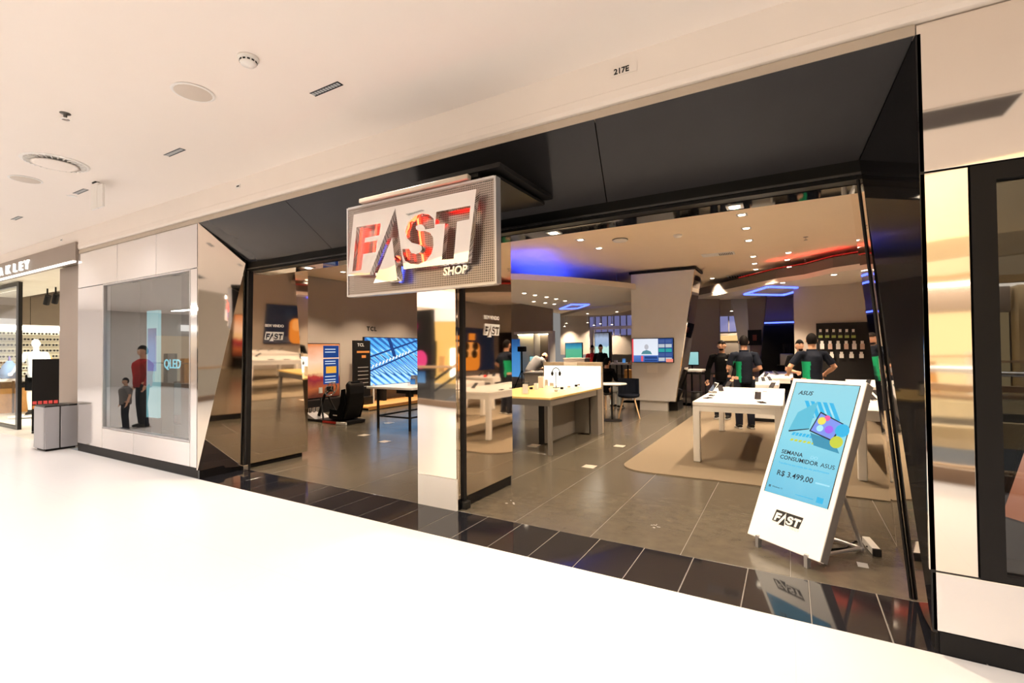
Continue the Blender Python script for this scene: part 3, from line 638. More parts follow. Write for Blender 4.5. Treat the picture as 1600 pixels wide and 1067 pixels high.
# ================================================================== STORE: carpet
def rounded(x0, x1, y0, y1, r, n=8):
    pts = []
    for cx, cy, a0 in ((x0+r, y0+r, PI), (x1-r, y0+r, 1.5*PI), (x1-r, y1-r, 0), (x0+r, y1-r, .5*PI)):
        for k in range(n+1): pts.append((cx+r*math.cos(a0+k*PI/2/n), cy+r*math.sin(a0+k*PI/2/n)))
    return pts
cp = link('carpet', flat([rounded(-1.85, 2.9, 2.70, 9.85, .35)], .006), M['carpet']); cp.location.z = .006
tag(cp, 'beige carpet with a rounded corner under the white tables', 'carpet')
# floor sockets
fs = None
for px_ in ((968, 697), (921, 729), (835, 696), (608, 661), (569, 680), (601, 690)):
    p = on_z(*px_)
    if fs is None:
        fs = thing('floor_socket', 'square metal socket plate set flush in the store floor', 'socket', (p.x, p.y, 0), 0, 'floor sockets in the store tiles')
        MB().box(-.09, .09, -.09, -.078, 0, .004).box(-.09, .09, .078, .09, 0, .004).box(-.09, -.078, -.078, .078, 0, .004).box(.078, .09, -.078, .078, 0, .004).build('frame', M['chrome'], fs); box('lid', M['trim_metal'], fs, -.078, .078, -.078, .078, 0, .002)
    else:
        c = copy_tree(fs); c.location = (p.x, p.y, 0)
for px_, lab in (((1025, 822), 'worn scuff mark of tape on the store floor near the advertising stand'), ((800, 785), 'worn scuff mark of tape on floor beside the mirrored column')):
    p = on_z(*px_); m = MB()
    for k in range(7):
        a, b = random.uniform(-.05, .05), random.uniform(-.06, .06); m.box(a, a+random.uniform(.005, .03), b, b+.006, 0, .0012)
    tag(m.build('tape_residue', M['print_gray'], None, loc=(p.x, p.y, 0)), lab, 'tape mark')

# ================================================================== STORE: lights
dl = None
warm = (1, .80, .58)
def downlight(x, y, z, first, label, group, lamp=True, size=.07, power=1., beam='downlight_beam'):
    t = thing('downlight', label, 'light', (x, y, z), 0, group)
    s = size
    MB().box(-s, s, -s, -s*.7, -.006, .001).box(-s, s, s*.7, s, -.006, .001).box(-s, -s*.7, -s*.7, s*.7, -.006, .001).box(s*.7, s, -s*.7, s*.7, -.006, .001).build('frame', M['gray_metal'], t)
    MB().lathe([(.001, -.012), (s*.6, -.010), (s*.66, -.002), (s*.66, .0)]).build('lens', M['lamp'], t, smooth=True)
    if lamp: light('SPOT', beam, (0, 0, -.02), SPOT_W*power, warm, t, spot_size=math.radians(105), spot_blend=.6, shadow_soft_size=.05)
    return t
for px_ in ((1159, 336), (1166, 357), (1170, 376), (1177, 401), (1179, 412), (1181, 421), (1232, 395), (1230, 406), (1233, 417), (907, 375), (936, 388), (1113, 435), (536, 425)):
    p = on_z(*px_, SZ-.005); downlight(p.x, p.y, SZ, None, 'square recessed downlight glowing in the white store ceiling', 'downlights in the store ceiling', lamp=p.y < 7.9 or p.x < -.5)
for (x, y) in ((1.2, 4.2), (1.2, 6.5), (-9.12, 3.3), (-9.12, 6.3), (-9.12, 7.8), (-6.6, 4.2), (-4.6, 2.4), (-2.0, 2.2)):   # added lamps, unseen behind lintel, sign and reveal
    downlight(x, y, SZ, None, 'added square downlight in the store ceiling, unseen behind the lintel', 'added downlights unseen behind the lintel', beam='added_beam_offscreen')
for x, y in ((-1.73, .7), (-.32, .7), (-4.93, .69)):
    downlight(x, y, 2.47, None, 'square downlight in the black lintel over the entrance', 'downlights in the black lintel', size=.055, power=.45)
p = on_z(969, 374, SZ); t = thing('wireless_access_point', 'round white wireless unit on the store ceiling by the blue glow', 'access point', (p.x, p.y, SZ)); MB().lathe([(.12, 0), (.13, -.02), (.115, -.035), (.001, -.04)]).build('body', M['white_plastic'], t, smooth=True); MB().lathe([(.132, -.004), (.132, -.010)]).build('ring', M['black'], t)
p = on_z(1059, 367, SZ); t = thing('smoke_detector', 'white smoke detector on the store ceiling', 'smoke detector', (p.x, p.y, SZ)); MB().lathe([(.07, 0), (.07, -.02), (.05, -.04), (.001, -.045)]).build('body', M['white_plastic'], t, smooth=True); MB().lathe([(.056, -.03), (.054, -.034)]).build('vent', M['black'], t)
p = on_z(1122, 397, SZ); t = thing('ceiling_vent', 'rectangular white air grille in the store ceiling', 'vent', (p.x, p.y, SZ)); box('frame', M['white_plastic'], t, -.3, .3, -.15, .15, -.012, 0)
for k in range(8): box('slat', M['graycloth'], t, .02+k*.032, .04+k*.032, -.11, .11, -.016, -.012)
p = on_z(1156, 431, SZ); t = thing('ceiling_vent', 'air grille in the store ceiling nearer the red cove', 'vent', (p.x, p.y, SZ)); box('frame', M['white_plastic'], t, -.3, .3, -.2, .2, -.012, 0)
for k in range(8): box('slat', M['graycloth'], t, -.25+k*.062, -.22+k*.062, -.15, .15, -.016, -.012)
for k, px_ in enumerate(((1259, 370), (1258, 405))):
    p = on_z(*px_, SZ); t = thing('sprinkler', 'chrome sprinkler head under the white store ceiling', 'sprinkler', (p.x, p.y, SZ), 0, 'sprinklers in the store'); MB().lathe([(.04, 0), (.04, -.005), (.012, -.006), (.012, -.05)]).build('body', M['chrome'], t); MB().lathe([(.03, -.05), (.03, -.055)]).build('deflector', M['chrome'], t)

# ================================================================== STORE: suspended ceiling clouds
def cloud(name, label, pts, z, th, parts=()):
    t = thing(name, label, 'ceiling panel', (0, 0, z)); m = link('panel', flat([pts], th/2), M['cloud'], t); m.location.z = th/2; return t
c1 = cloud('ceiling_cloud', 'white suspended ceiling panel with a curved tip under the blue glow', [(-3.16, 8.3), (-3.5, 7.55), (-4.0, 6.55), (-4.7, 5.5), (-5.6, 4.9), (-7.2, 4.8), (-7.2, 12.6), (-5.0, 12.2), (-4.1, 11.1), (-3.3, 9.1)], 2.90, .12)
for k, (a, b) in enumerate((((-3.9, 8.0), (-4.8, 6.0)), ((-4.8, 6.0), (-6.8, 5.4)))):
    MB().tube([(*a, .14), (*b, .14)], .015, 6).build('blue_led', M['led_blue'], c1)
light('AREA', 'blue_wash', (-4.9, 6.6, .17), 38, (.02, .05, 1), c1, rot=(PI, 0, .3), shape='RECTANGLE', size=1.0, size_y=3.6)
def rect_led(parent, px4, z, mt, zz):
    P4 = [on_z(*q, z) for q in px4]
    for a, b in zip(P4, P4[1:]+P4[:1]): MB().tube([(a.x, a.y, zz), (b.x, b.y, zz)], .03, 6).build('blue_led', mt, parent)
rect_led(c1, ((875, 482), (893, 475), (920, 475), (903, 481)), 2.9, M['led_blue'], -.01)
for (x, y) in ((-3.7, 8.6), (-5.6, 6.2)): MB().tube([(x, y, .11), (x, y, SZ-2.9)], .004, 5).build('hanger_wire', M['gray_metal'], c1)
c2 = cloud('ceiling_cloud', 'lower white suspended ceiling panel behind the panel with the blue glow', [(-8.4, 15.6), (-6.4, 16.2), (-4.3, 13.4), (-4.4, 12.2), (-6.0, 12.75)], 2.88, .10)
q = [(-2.29, 11.7), (-1.07, 10.18), (-.23, 9.09), (.29, 8.75), (.75, 8.06), (1.5, 7.6), (2.9, 7.2), (2.9, 9.8), (1.33, 10.05), (.08, 11.46), (-1.0, 12.6)]
c3 = cloud('ceiling_cloud', 'white suspended ceiling panel with a red-lit cove and a blue light frame', q, 2.90, .10)
MB().prism([(x_, y_+.02, .10) for x_, y_ in q], (0, 0, .20)).build('cove_shade_band', M['cove_shade'], c3)  # dark band stands in for the shaded recess above the panel
for a, b in zip(q[1:5], q[2:6]): MB().tube([(a[0], a[1]-.03, .32), (b[0], b[1]-.03, .32)], .012, 6).build('red_led', M['led_red'], c3)
light('AREA', 'red_wash', (.3, 8.35, .33), 4, (1, .03, .02), c3, rot=(PI, 0, -.6), shape='RECTANGLE', size=1.6, size_y=.12)
rect_led(c3, ((1163, 459), (1200, 447), (1262, 449), (1225, 460)), 2.9, M['led_blue'], -.01)
for x, y in ((-.11, 9.12), (.78, 8.35)):
    downlight(x, y, 2.9, None, 'square downlight set in the suspended ceiling panel with the red cove', 'downlights in the red cove panel')
for px_ in ((819, 458), (836, 461), (854, 464), (869, 467), (883, 470), (834, 471), (852, 473), (866, 475)):
    p = on_z(*px_, 2.9); downlight(p.x, p.y, 2.9, None, 'square downlight set in the suspended ceiling panel under the blue glow', 'downlights in the blue glow panel', power=.7)
for px_ in ((918, 490), (964, 487)):
    p = on_z(*px_, 2.88); downlight(p.x, p.y, 2.88, None, 'square downlight in the lower rear suspended ceiling panel', 'downlights in the lower rear panel')
for px_, Y in (((885, 505), 19.6), ((882, 510), 19.6), ((918, 504), 19.6), ((928, 508), 19.6), ((938, 505.6), 19.6), ((956, 507), 19.6), ((1143, 486), 16.9)):
    p = on_y(*px_, Y); t = downlight(p.x, p.y, p.z, None, 'small spotlight on a stem over the dark rear of the store', 'spotlights at the rear of the store', power=.6)
    box('stem', M['gray_metal'], t, -.015, .015, -.015, .015, 0, SZ-p.z)

# ================================================================== STORE: screen column
tc_ = thing('screen_column', 'tapering glossy white column with a mirrored side in the middle of the store', 'column', (-2.8, 8.5, 0))
def L_(x, y, z): return (x+2.8, y-8.5, z)
front = [L_(-3.31, 8.5, .24), L_(-2.31, 8.5, .24), L_(-1.85, 8.5, 3.27), L_(-3.31, 8.5, 3.27)]
MB().prism(front, (0, .03, 0)).build('front_panel', mat('column_white', (.80, .79, .78), .16, var=.04, bump=.003, bscale=2), tc_)
MB().prism([L_(-3.31, 8.53, .24), L_(-2.33, 8.53, .24), L_(-1.87, 8.53, 3.27), L_(-3.31, 8.53, 3.27)], (0, .85, 0)).build('core', M['store_wall'], tc_)
MB().prism([L_(-2.31, 8.5, .24), L_(-2.31, 9.4, .24), L_(-1.85, 9.4, 3.27), L_(-1.85, 8.5, 3.27)], (.02, 0, 0)).build('mirror_side', M['steel'], tc_)
box('cap', M['black'], tc_, -.55, 1.0, -.03, .9, 3.275, 3.33); box('plinth', M['white'], tc_, -.35, .3, .06, .8, 0, .24); box('recessed_base', M['black'], tc_, -.52, .5, .2, .85, .0, .2)
tv = thing('wall_television', 'wall-mounted television with a red-edged interface on the white column', 'television', (-2.81, 8.49, 1.14))
box('casing', M['black'], tv, -.49, .49, -.06, .0, 0, .58, bev=.008); box('screen', M['scr_ui'], tv, -.475, .475, -.062, -.058, .015, .565)
box('screen_edge', g('ui_red', (.85, .08, .10)), tv, -.475, -.44, -.064, -.061, .015, .565)
for k in range(5):
    for j in range(2): box('thumbnail', g('ui_th%d' % (k % 3), ((.05, .1, .3), (.5, .55, .6), (.02, .35, .35))[k % 3]), tv, .15+j*.16, .29+j*.16, -.064, -.061, .46-k*.105, .54-k*.105)
box('sidebar', BLUEP, tv, .14, .475, -.063, -.0615, .015, .565); box('banner', g('ui_red2', (.8, .1, .15)), tv, -.26, -.21, -.0645, -.061, .03, .16); box('headline', BLUEP, tv, -.18, .12, -.0645, -.061, .09, .15); box('headline', BLUEP, tv, -.18, .12, -.0645, -.061, .03, .07); box('button', g('ui_or', (.9, .25, .18)), tv, .32, .475, -.0645, -.061, .015, .09)
MB().poly([(-.26, -.0645, .20), (.0, -.0645, .20), (-.04, -.0645, .27), (-.13, -.0645, .30), (-.22, -.0645, .27)]).build('picture', g('ui_pic', (.08, .25, .30)), tv); MB().poly([(-.13+.05*math.cos(a_*PI/6), -.0645, .37+.065*math.sin(a_*PI/6)) for a_ in range(12)]).build('picture', g('ui_face', (.5, .5, .55)), tv)
box('note', M['print_white'], tc_, -.15, .1, -.006, 0, .90, 1.08)

# ================================================================== TABLES
def white_table(label, x0, x1, y0, y1, h, legw=.085, rear=True):
    t = thing('display_table', label, 'table', ((x0+x1)/2, (y0+y1)/2, .0122)); h -= .0122; a, b = (x1-x0)/2, (y1-y0)/2
    o = link('tabletop', flat([rounded(-a, a, -b, b, .03)], .02), M['white'], t); o.location.z = h-.02
    MB().box(-a+.006, a-.006, -b+.006, -b+.03, h-.115, h-.038).box(-a+.006, a-.006, b-.03, b-.006, h-.115, h-.038).box(-a+.006, -a+.03, -b+.03, b-.03, h-.115, h-.038).box(a-.03, a-.006, -b+.03, b-.03, h-.115, h-.038).build('apron', M['white'], t)
    for sx in (-1, 1):
        for sy in (-1, 1):
            cx, cy = sx*(a-legw/2-.004), sy*(b-legw/2-.004); q = legw/2
            MB().box(cx-q, cx+q, cy-q, cy+q, 0, h-.04, bev=.012).build('leg', M['white'], t, smooth=False)
    return t
white_table('long white display table with phones nearest the advertising stand', -1.10, -.08, 3.5, 6.2, .78)
white_table('white display table farther back, beyond the white plinth', -.62, .15, 9.0, 12.3, .80)
white_table('white display table with a red device below the wall of phone cases', .98, 1.9, 6.9, 9.0, .80)
white_table('white display table hidden behind the advertising stand', .62, 1.5, 3.4, 6.0, .78)
pd = thing('product_plinth', 'white plinth with a slightly raised lit top between the white tables', 'plinth', (-.47, 7.75, .0122)); box('body', M['white'], pd, -.2, .2, -.1, 1.1, .06, .64, bev=.01); box('top', M['white_plastic'], pd, -.27, .27, -.2, 1.15, .64, .74, bev=.008); box('toe_kick', M['black'], pd, -.19, .19, -.09, 1.05, 0, .06)
def phone(x, y, z, rz, label, group=None, prop=True, mt='black', lean=1.0):
    t = thing('smartphone', label, 'phone', (x, y, z), rz, group)
    R_ = Matrix.Rotation(-lean, 4, 'X') if prop else Matrix()
    if prop:
        MB().box(-.02, .02, -.02, .05, 0, .012).box(-.012, .012, .03, .05, .012, .034).build('cradle', M['white_plastic'], t)
        o = box('body', M[mt], t, -.038, .038, -.004, .004, .0, .155, bev=.003); o.matrix_local = Matrix.Translation((0, -.01, .014)) @ Matrix.Rotation(-lean, 4, 'X')
        o2 = box('display', M['glass_dark'], t, -.034, .034, -.0055, -.004, .005, .15); o2.matrix_local = Matrix.Translation((0, -.01, .014)) @ Matrix.Rotation(-lean, 4, 'X')
    else:
        box('body', M[mt], t, -.038, .038, -.08, .08, 0, .008, bev=.003); box('display', M['glass_dark'], t, -.034, .034, -.075, .075, .008, .0092)
    return t
TZ = .78
for k, (px_, pr) in enumerate((((1106, 622), False), ((1112, 618), False), ((1127, 612), True), ((1136, 605), True), ((1184, 625), True), ((1190, 629), False), ((1205, 607), True))):
    p = on_z(*px_, TZ); phone(p.x, p.y, TZ, .3*(k % 3-1), 'propped dark phone on the long white table' if pr else 'dark phone lying flat on the long white table', 'phones on the long white table', pr)
for k, px_ in enumerate(((1182, 612), (1195, 613))):
    p = on_z(*px_, TZ); t = thing('price_card', 'white price card on the long white table', 'card', (p.x, p.y, TZ), 0, 'price cards on the long white table'); box('card', M['print_white'], t, -.05, .05, -.16, .16, 0, .012, bev=.002); box('print', M['graycloth'], t, -.03, .03, -.10, .10, .012, .013)
p = on_z(1134, 597, .80); t = thing('tablet', 'tilted white tablet on a stand at the left edge of the long white table', 'tablet', (p.x+.02, 4.9, TZ), -1.2); o = box('body', M['white_plastic'], t, -.11, .11, -.005, .005, .02, .19, bev=.004); o.rotation_euler = (-.6, 0, 0); o = box('display', M['glass_dark'], t, -.10, .10, -.0065, -.005, .03, .18); o.rotation_euler = (-.6, 0, 0); box('stand', M['gray_metal'], t, -.03, .03, -.01, .1, 0, .03)
for k, px_ in enumerate(((1190, 571), (1197, 569), (1214, 567), (1222, 569))):
    p = on_z(*px_, .80); 
    phone(min(.05, max(-.5, p.x)), 9.2+.35*k, .80, .4*(k-1.5), 'propped phone on the rear white table', 'phones on the rear white table', True, 'gray_metal')
for k in range(3): phone(1.15+.22*k, 7.2, .80, .3*(k-1), 'propped phone on the white table below the phone cases', 'phones below the phone cases', True, 'gray_metal')
t = thing('red_device', 'small red gadget on the white table below the phone cases', 'gadget', (1.30, 7.05, .80)); MB().lathe([(.04, 0), (.045, .03), (.02, .05), (.001, .055)]).build('body', M['red_plastic'], t, smooth=True); box('base', M['black'], t, -.03, .03, -.03, .03, 0, .004)
for k in range(5): 
    t = phone(.8+.12*k, 4.2+.4*k, .78, .5, 'propped phone on the white table behind the stand', 'phones on the table behind the stand')
for k in range(3): phone(-.6+.12*k, 8.0+.25*k, .7525, .2*k, 'propped phone on the lit white plinth', 'phones on the white plinth', True, 'white_plastic')

# ---- pale wood demonstration counter with a lit back panel
ct = thing('demo_counter', 'grey counter with a pale wood top and a glowing white back panel', 'counter', (-3.42, 4.0, 0))
hx = .55; H_ = .80
MB().prism([(-hx-.2, -.85, H_-.025), (-.10, -1.02, H_-.025), (hx, -1.02, H_-.025), (hx, 1.04, H_-.025), (-hx-.2, 1.04, H_-.025)], (0, 0, .025)).build('wood_top', M['wood_yellow'], ct)
MB().box(-hx-.18, hx-.01, -.99, -.95, H_-.12, H_-.026).box(hx-.05, hx-.01, -.95, 1.03, H_-.12, H_-.026).build('apron', M['gray_lacquer'], ct)
box('leg', M['gray_lacquer'], ct, hx-.06, hx-.01, -.99, -.93, 0, H_-.11, bev=.004); box('leg', M['gray_lacquer'], ct, -hx-.1, -hx-.05, -.99, -.93, 0, H_-.11, bev=.004)
box('side_panel', M['gray_lacquer'], ct, .1, .14, -.3, 1.0, 0.02, H_-.026); box('cross_panel', M['gray_lacquer'], ct, .10, hx-.12, .82, .86, .02, H_-.12)
box('inner_post', M['black'], ct, .0, .10, -.3, -.2, 0, H_-.12)
box('end_panel', M['gray_lacquer'], ct, hx-.14, hx+.015, .82, 1.08, 0, H_-.026); box('light_frame', M['trim_metal'], ct, -hx-.02, hx+.02, 1.04, 1.10, 0, 1.24, bev=.003)
box('light_panel', M['lightbox'], ct, -hx, hx-.005, 1.035, 1.041, H_+.002, 1.17); box('label_plate', M['print_white'], ct, -.15, .10, 1.03, 1.041, 1.18, 1.232)
ZT = H_
def on_counter(px_): 
    p = on_z(*px_, ZT); p.y = min(p.y, 4.92); p.x = min(p.x, -2.98); return p
p = on_counter((869, 606)); hp = thing('headphone_stand', 'black headphones hanging on a slim stand on the pale wood counter', 'headphones', (p.x, p.y, ZT))
MB().tube([(0, 0, 0), (0, 0, .28)], .008, 8).build('post', M['black_metal'], hp); MB().lathe([(.06, 0), (.06, .01)]).build('base', M['black_metal'], hp)
MB().tube([(.075*math.cos(a), 0, .26+.09*math.sin(a)) for a in [k*PI/10 for k in range(11)]], .009, 8).build('headband', M['black'], hp, smooth=True)
for s_ in (-1, 1): MB().ball((s_*.072, 0, .25), (.022, .035, .042)).build('ear_cup', M['black'], hp, smooth=True)
boxes = [((821, 616), .055, .19, 'acrylic', 'clear acrylic leaflet holder at the front of the wood counter'), ((846, 606), .05, .20, 'white_plastic', 'tall white product box on the wood counter'), ((838, 609), .03, .11, 'white_plastic', 'short white product box beside the tall box on the wood counter'), ((862, 602), .04, .15, 'acrylic', 'clear acrylic tube display on the wood counter'), ((884, 600), .05, .08, 'acrylic', 'low clear acrylic case on the wood counter')]
for px_, w_, h_, mt, lab in boxes:
    p = on_counter(px_); t = thing('product_display', lab, 'display', (p.x, p.y, ZT)); box('case', M[mt], t, -w_, w_, -.03, .03, 0, h_, bev=.003); box('card', M['print_white'], t, -w_*.8, w_*.8, -.031 if mt != 'acrylic' else -.005, -.029 if mt != 'acrylic' else .005, .01, h_*.8)
for k, px_ in enumerate(((869, 615), (878, 611), (889, 608), (900, 606.5), (912, 603.5), (830, 611))):
    p = on_counter(px_); t = thing('earbud_case', 'small earbud case on a clear puck on the wood counter', 'earbuds', (p.x, p.y, ZT), .2*k, 'earbud cases on the wood counter'); box('puck', M['acrylic'], t, -.045, .045, -.035, .035, 0, .03, bev=.004); box('case', M['black' if k % 2 else 'gray_metal'], t, -.025, .025, -.018, .018, .03, .065, bev=.008)
# ---- black-legged table before the big television
bt = thing('black_leg_table', 'white-topped table on thin black legs before the big blue television', 'table', (-6.45, 4.45, 0))
a, b = .58, .92
o = link('tabletop', flat([rounded(-a, a, -b, b, .03)], .018), M['white'], bt); o.location.z = .78
for sx in (-1, 1):
    for sy in (-1, 1): box('leg', M['black'], bt, sx*.40-.018, sx*.40+.018, sy*.78-.018, sy*.78+.018, 0, .762)
MB().box(-.40, .40, -.79, -.77, .22, .25).box(-.40, .40, .77, .79, .22, .25).box(-.41, -.39, -.78, .78, .22, .25).box(.39, .41, -.78, .78, .22, .25).build('stretcher', M['black'], bt); box('drawer', M['black'], bt, -.1, .42, -.6, .6, .66, .76)
for k, (dx, dy, w_, h_, mt, lab) in enumerate(((-.28, .1, .05, .12, 'gray_lacquer', 'small brown price stand on the black-legged table'), (-.08, -.1, .07, .18, 'gray_metal', 'grey speaker block on the black-legged table'), (.18, -.45, .10, .17, 'acrylic', 'clear acrylic showcase with a dark ring on the black-legged table'))):
    t = thing('table_display', lab, 'display', (-6.45+dx, 4.45+dy, .798)); box('body', M[mt], t, -w_, w_, -.04, .04, 0, h_, bev=.004); box('inset', M['scr_blue'] if mt == 'acrylic' else M['print_gray'], t, -w_*.5, w_*.5, -.01 if mt == 'acrylic' else -.042, .01 if mt == 'acrylic' else -.039, .03, h_*.8)

# ================================================================== LEFT WALL SCREENS
s1_ = thing('screen_stand', 'upright television showing a sunset landscape with blue info panels on a black base', 'television', (-10.0, 4.55, 0))
box('base', M['black'], s1_, -.1, .25, -1.1, .86, 0, .32); box('casing', M['black'], s1_, -.06, .0, -1.15, .88, .33, 1.68, bev=.006); box('screen', M['scr_sunset'], s1_, -.001, .003, -1.13, .86, .35, 1.66)
box('info_panel', BLUEP, s1_, .003, .005, .37, .84, 1.32, 1.62); box('info_panel', BLUEP, s1_, .003, .005, .37, .84, .66, 1.29)
box('info_picture', g('orange_pic', (.85, .42, .05)), s1_, .005, .006, .45, .76, .93, 1.1)
for z_ in (1.52, 1.45, 1.22, 1.16, .84, .76, .70): box('info_line', WHITEP, s1_, .005, .006, .42, .74, z_, z_+.018)
s2_ = thing('big_television', 'very large television showing a blue sound mixing desk', 'television', (-9.85, 7.3, 0))
box('casing', M['black'], s2_, -.06, 0, -1.2, 1.2, .52, 1.86, bev=.006); box('screen', M['scr_console'], s2_, -.001, .003, -1.18, 1.18, .54, 1.84); box('foot', M['black'], s2_, -.1, .12, -.6, -.5, .0, .53); box('foot', M['black'], s2_, -.1, .12, .5, .6, .0, .53)
for k in range(13):
    y_ = -1.05+k*.13; MB().tube([(.006, y_, .98+k*.035), (.006, y_+.05, 1.06+k*.035)], .022, 6).build('console_knob', WHITEP, s2_)
for z0_, z1_, w_ in ((1.25, 1.70, .05), (.86, 1.42, .045)): MB().prism([(.004, -1.17, z0_), (.004, 1.17, z1_+.12), (.004, 1.17, z1_+.12+w_), (.004, -1.17, z0_+w_)], (.001, 0, 0)).build('console_strip', BLUEP, s2_)
MB().prism([(.0045, -.35, 1.84), (.0045, -.22, 1.84), (.0045, .02, 1.30), (.0045, -.12, 1.30)], (.001, 0, 0)).build('console_strip', BLUEP, s2_)
tl = thing('wall_lettering', 'black brand lettering on the grey wall above the big television', 'sign', (-10.295, 6.62, 2.05)); text('lettering', 'TCL', .17, M['print_black'], tl, (.003, 0, 0), FACE_X, bold=.035, ext=.004, space=1.3)
s3_ = thing('info_totem', 'black information totem with orange and white text beside the big television', 'totem', (-9.6, 5.78, 0))
box('panel', M['black'], s3_, -.03, .03, -.28, .28, .2, 1.65, bev=.004); box('base', M['black_metal'], s3_, -.15, .15, -.25, .25, 0, .2); text('lettering', 'TCL', .11, M['print_white'], s3_, (.033, -.16, 1.5), FACE_X, bold=.02, space=1.15); box('text_line', g('tot_or', (.8, .25, .05)), s3_, .031, .034, -.18, .24, 1.33, 1.38); box('icon', g('tot_or', (.8, .25, .05)), s3_, .031, .034, -.02, .12, 1.2, 1.27)
for k in range(6): box('text_line', M['print_gray'], s3_, .031, .034, -.15, .2, .45+k*.1, .465+k*.1)
box('white_stick', M['white_plastic'], s3_, .05, .08, .34, .37, 0, .5)
ws = thing('wooden_platform', 'low orange wooden platform along the grey wall under the big television', 'platform', (-9.6, 7.0, 0)); box('deck', M['wood'], ws, -.68, .62, -1.55, 2.6, .06, .10, bev=.003); box('kick', M['black'], ws, -.68, .58, -1.5, 2.55, 0, .06); box('edge', M['wood'], ws, .6, .63, -1.55, 2.6, .02, .10)
s2_.location.z = .0; s3_.location.z = .10; s2_.location.z = .10
for o_ in s2_.children: o_.location.z -= .10
for o_ in s2_.children:
    if o_.name.startswith('foot'): o_.scale.z = .8; o_.location.z = 0
sc2 = thing('white_cup', 'small white cup on the wooden platform', 'cup', (-9.2, 7.6, .10)); MB().lathe([(.03, 0), (.04, .09), (.037, .09), (.028, .005)]).build('cup', M['white_plastic'], sc2, smooth=True); MB().lathe([(.041, .088), (.041, .095), (.038, .095)]).build('rim', M['white_plastic'], sc2)

# ---- racing simulator
rs = thing('racing_simulator', 'black bucket racing seat with steering wheel and pedals on a low frame', 'racing seat', (-7.95, 3.85, 0), 0)
box('frame', M['black'], rs, -.42, .30, -.24, .24, 0, .07, bev=.01); box('frame_nose', M['black'], rs, -1.15, -.42, -.20, .20, 0, .05, bev=.008); box('red_rail', M['red_plastic'], rs, -.40, -.02, -.262, -.24, .01, .05); box('white_rail', M['white_plastic'], rs, .02, .30, -.27, -.24, .005, .055)
m = MB(); prof = [(-.32, .16), (-.28, .24), (-.05, .20), (.08, .22), (.16, .40), (.22, .66), (.20, .80), (.26, .86), (.33, .80), (.34, .62), (.26, .30), (.16, .09), (-.1, .07), (-.30, .09)]
m.prism([(x_, -.20, z_) for x_, z_ in prof], (0, .40, 0)); me = m.mesh(); sh_ = evaluate(bpy.data.objects.new('s', me), [('BEVEL', dict(width=.03, segments=3))]); link('seat_shell', sh_, M['black'], rs, smooth=False)
for s_ in (-1, 1):
    MB().prism([(-.22, s_*.215, .12), (-.20, s_*.215, .30), (.02, s_*.215, .28), (.10, s_*.215, .42), (.14, s_*.215, .70), (.24, s_*.215, .72), (.26, s_*.215, .40), (.16, s_*.215, .10)], (0, s_*.03, 0)).build('bolster', M['blackcloth'], rs)
box('headrest', M['blackcloth'], rs, .175, .30, -.13, .13, .70, .86, bev=.03); box('seat_logo', M['print_white'], rs, -.1, .02, -.247, -.244, .17, .19)
MB().tube([(-.86, 0, .05), (-.66, 0, .55), (-.50, 0, .66)], [.035, .03, .03], 8).build('wheel_column', M['black'], rs)
rim = [(.0+.14*math.cos(k*PI/12)*.35, .14*math.sin(k*PI/12), .14*math.cos(k*PI/12)) for k in range(25)]
MB().tube([(x_-.46, y_, z_+.68) for x_, y_, z_ in rim], .013, 8, cap=False).build('wheel_rim', M['chrome'], rs, smooth=True)
for a in (0, 2.2, 4.1): MB().tube([(-.46, 0, .68), (-.46+.13*math.cos(a)*.35, .13*math.sin(a), .68+.13*math.cos(a))], .012, 6).build('wheel_spoke', M['chrome'], rs)
box('wheel_hub', M['black'], rs, -.52, -.46, -.07, .07, .62, .74, bev=.01); box('side_display', M['print_white'], rs, -.62, -.60, -.18, -.10, .60, .72)
for s_ in (-1, 0, 1): box('pedal', M['chrome'], rs, -1.02, -.99, s_*.10-.03, s_*.10+.03, .14, .26, bev=.004); box('pedal_arm', M['gray_metal'], rs, -1.0, -.98, s_*.10-.008, s_*.10+.008, .04, .16)
MB().prism([(-1.1, -.19, .05), (-.72, -.19, .05), (-1.0, -.19, .16), (-1.1, -.19, .16)], (0, .38, 0)).build('pedal_plate', M['gray_metal'], rs)
MB().tube([(-.45, -.2, .06), (-.66, -.1, .5)], .02, 8).build('strut', M['black'], rs); MB().tube([(-.45, .2, .06), (-.66, .1, .5)], .02, 8).build('strut', M['black'], rs)

# ================================================================== PHONE CASE WALL
pc = thing('case_rack', 'black wall rack with hanging phone accessories on the grey wall', 'rack', (.5, 10.19, 0)); box('panel', M['black'], pc, .04, 2.3, -.05, 0, .55, 2.02); box('lower_cabinet', M['black'], pc, .04, 2.3, -.3, 0, 0, .55)
def pack(px_, w_, h_, mt, label, group):
    p = on_y(*px_, 10.1); t = thing('accessory_pack', label, 'accessory', (p.x, 10.12, p.z-h_/2), 0, group)
    box('card', M['print_white'], t, -w_*.35, w_*.35, -.006, 0, h_*.6, h_, bev=.002); box('blister', M['black_metal' if mt == 'bottle' else mt], t, -w_/2, w_/2, -.03, 0, h_*.22 if mt == 'bottle' else 0, h_*.66, bev=.004)
    if mt == 'bottle': box('base', M['bottle'], t, -w_/2-.005, w_/2+.005, -.032, 0, 0, h_*.3, bev=.004)
    MB().tube([(0, 0.018, h_*.93), (0, -.06, h_*.93)], .003, 5).build('hook', M['chrome'], t); return t
M['bottle'] = mat('green_black_case', (.30, .38, .10), .4); M['pinkpack'] = mat('pink_pack', (.62, .45, .38), .5)
for k in range(6): pack((1282+k*10.3, 521), .07, .20, 'bottle', 'green-bottomed accessory pack on the top row of the black wall rack', 'accessory packs in the top row')
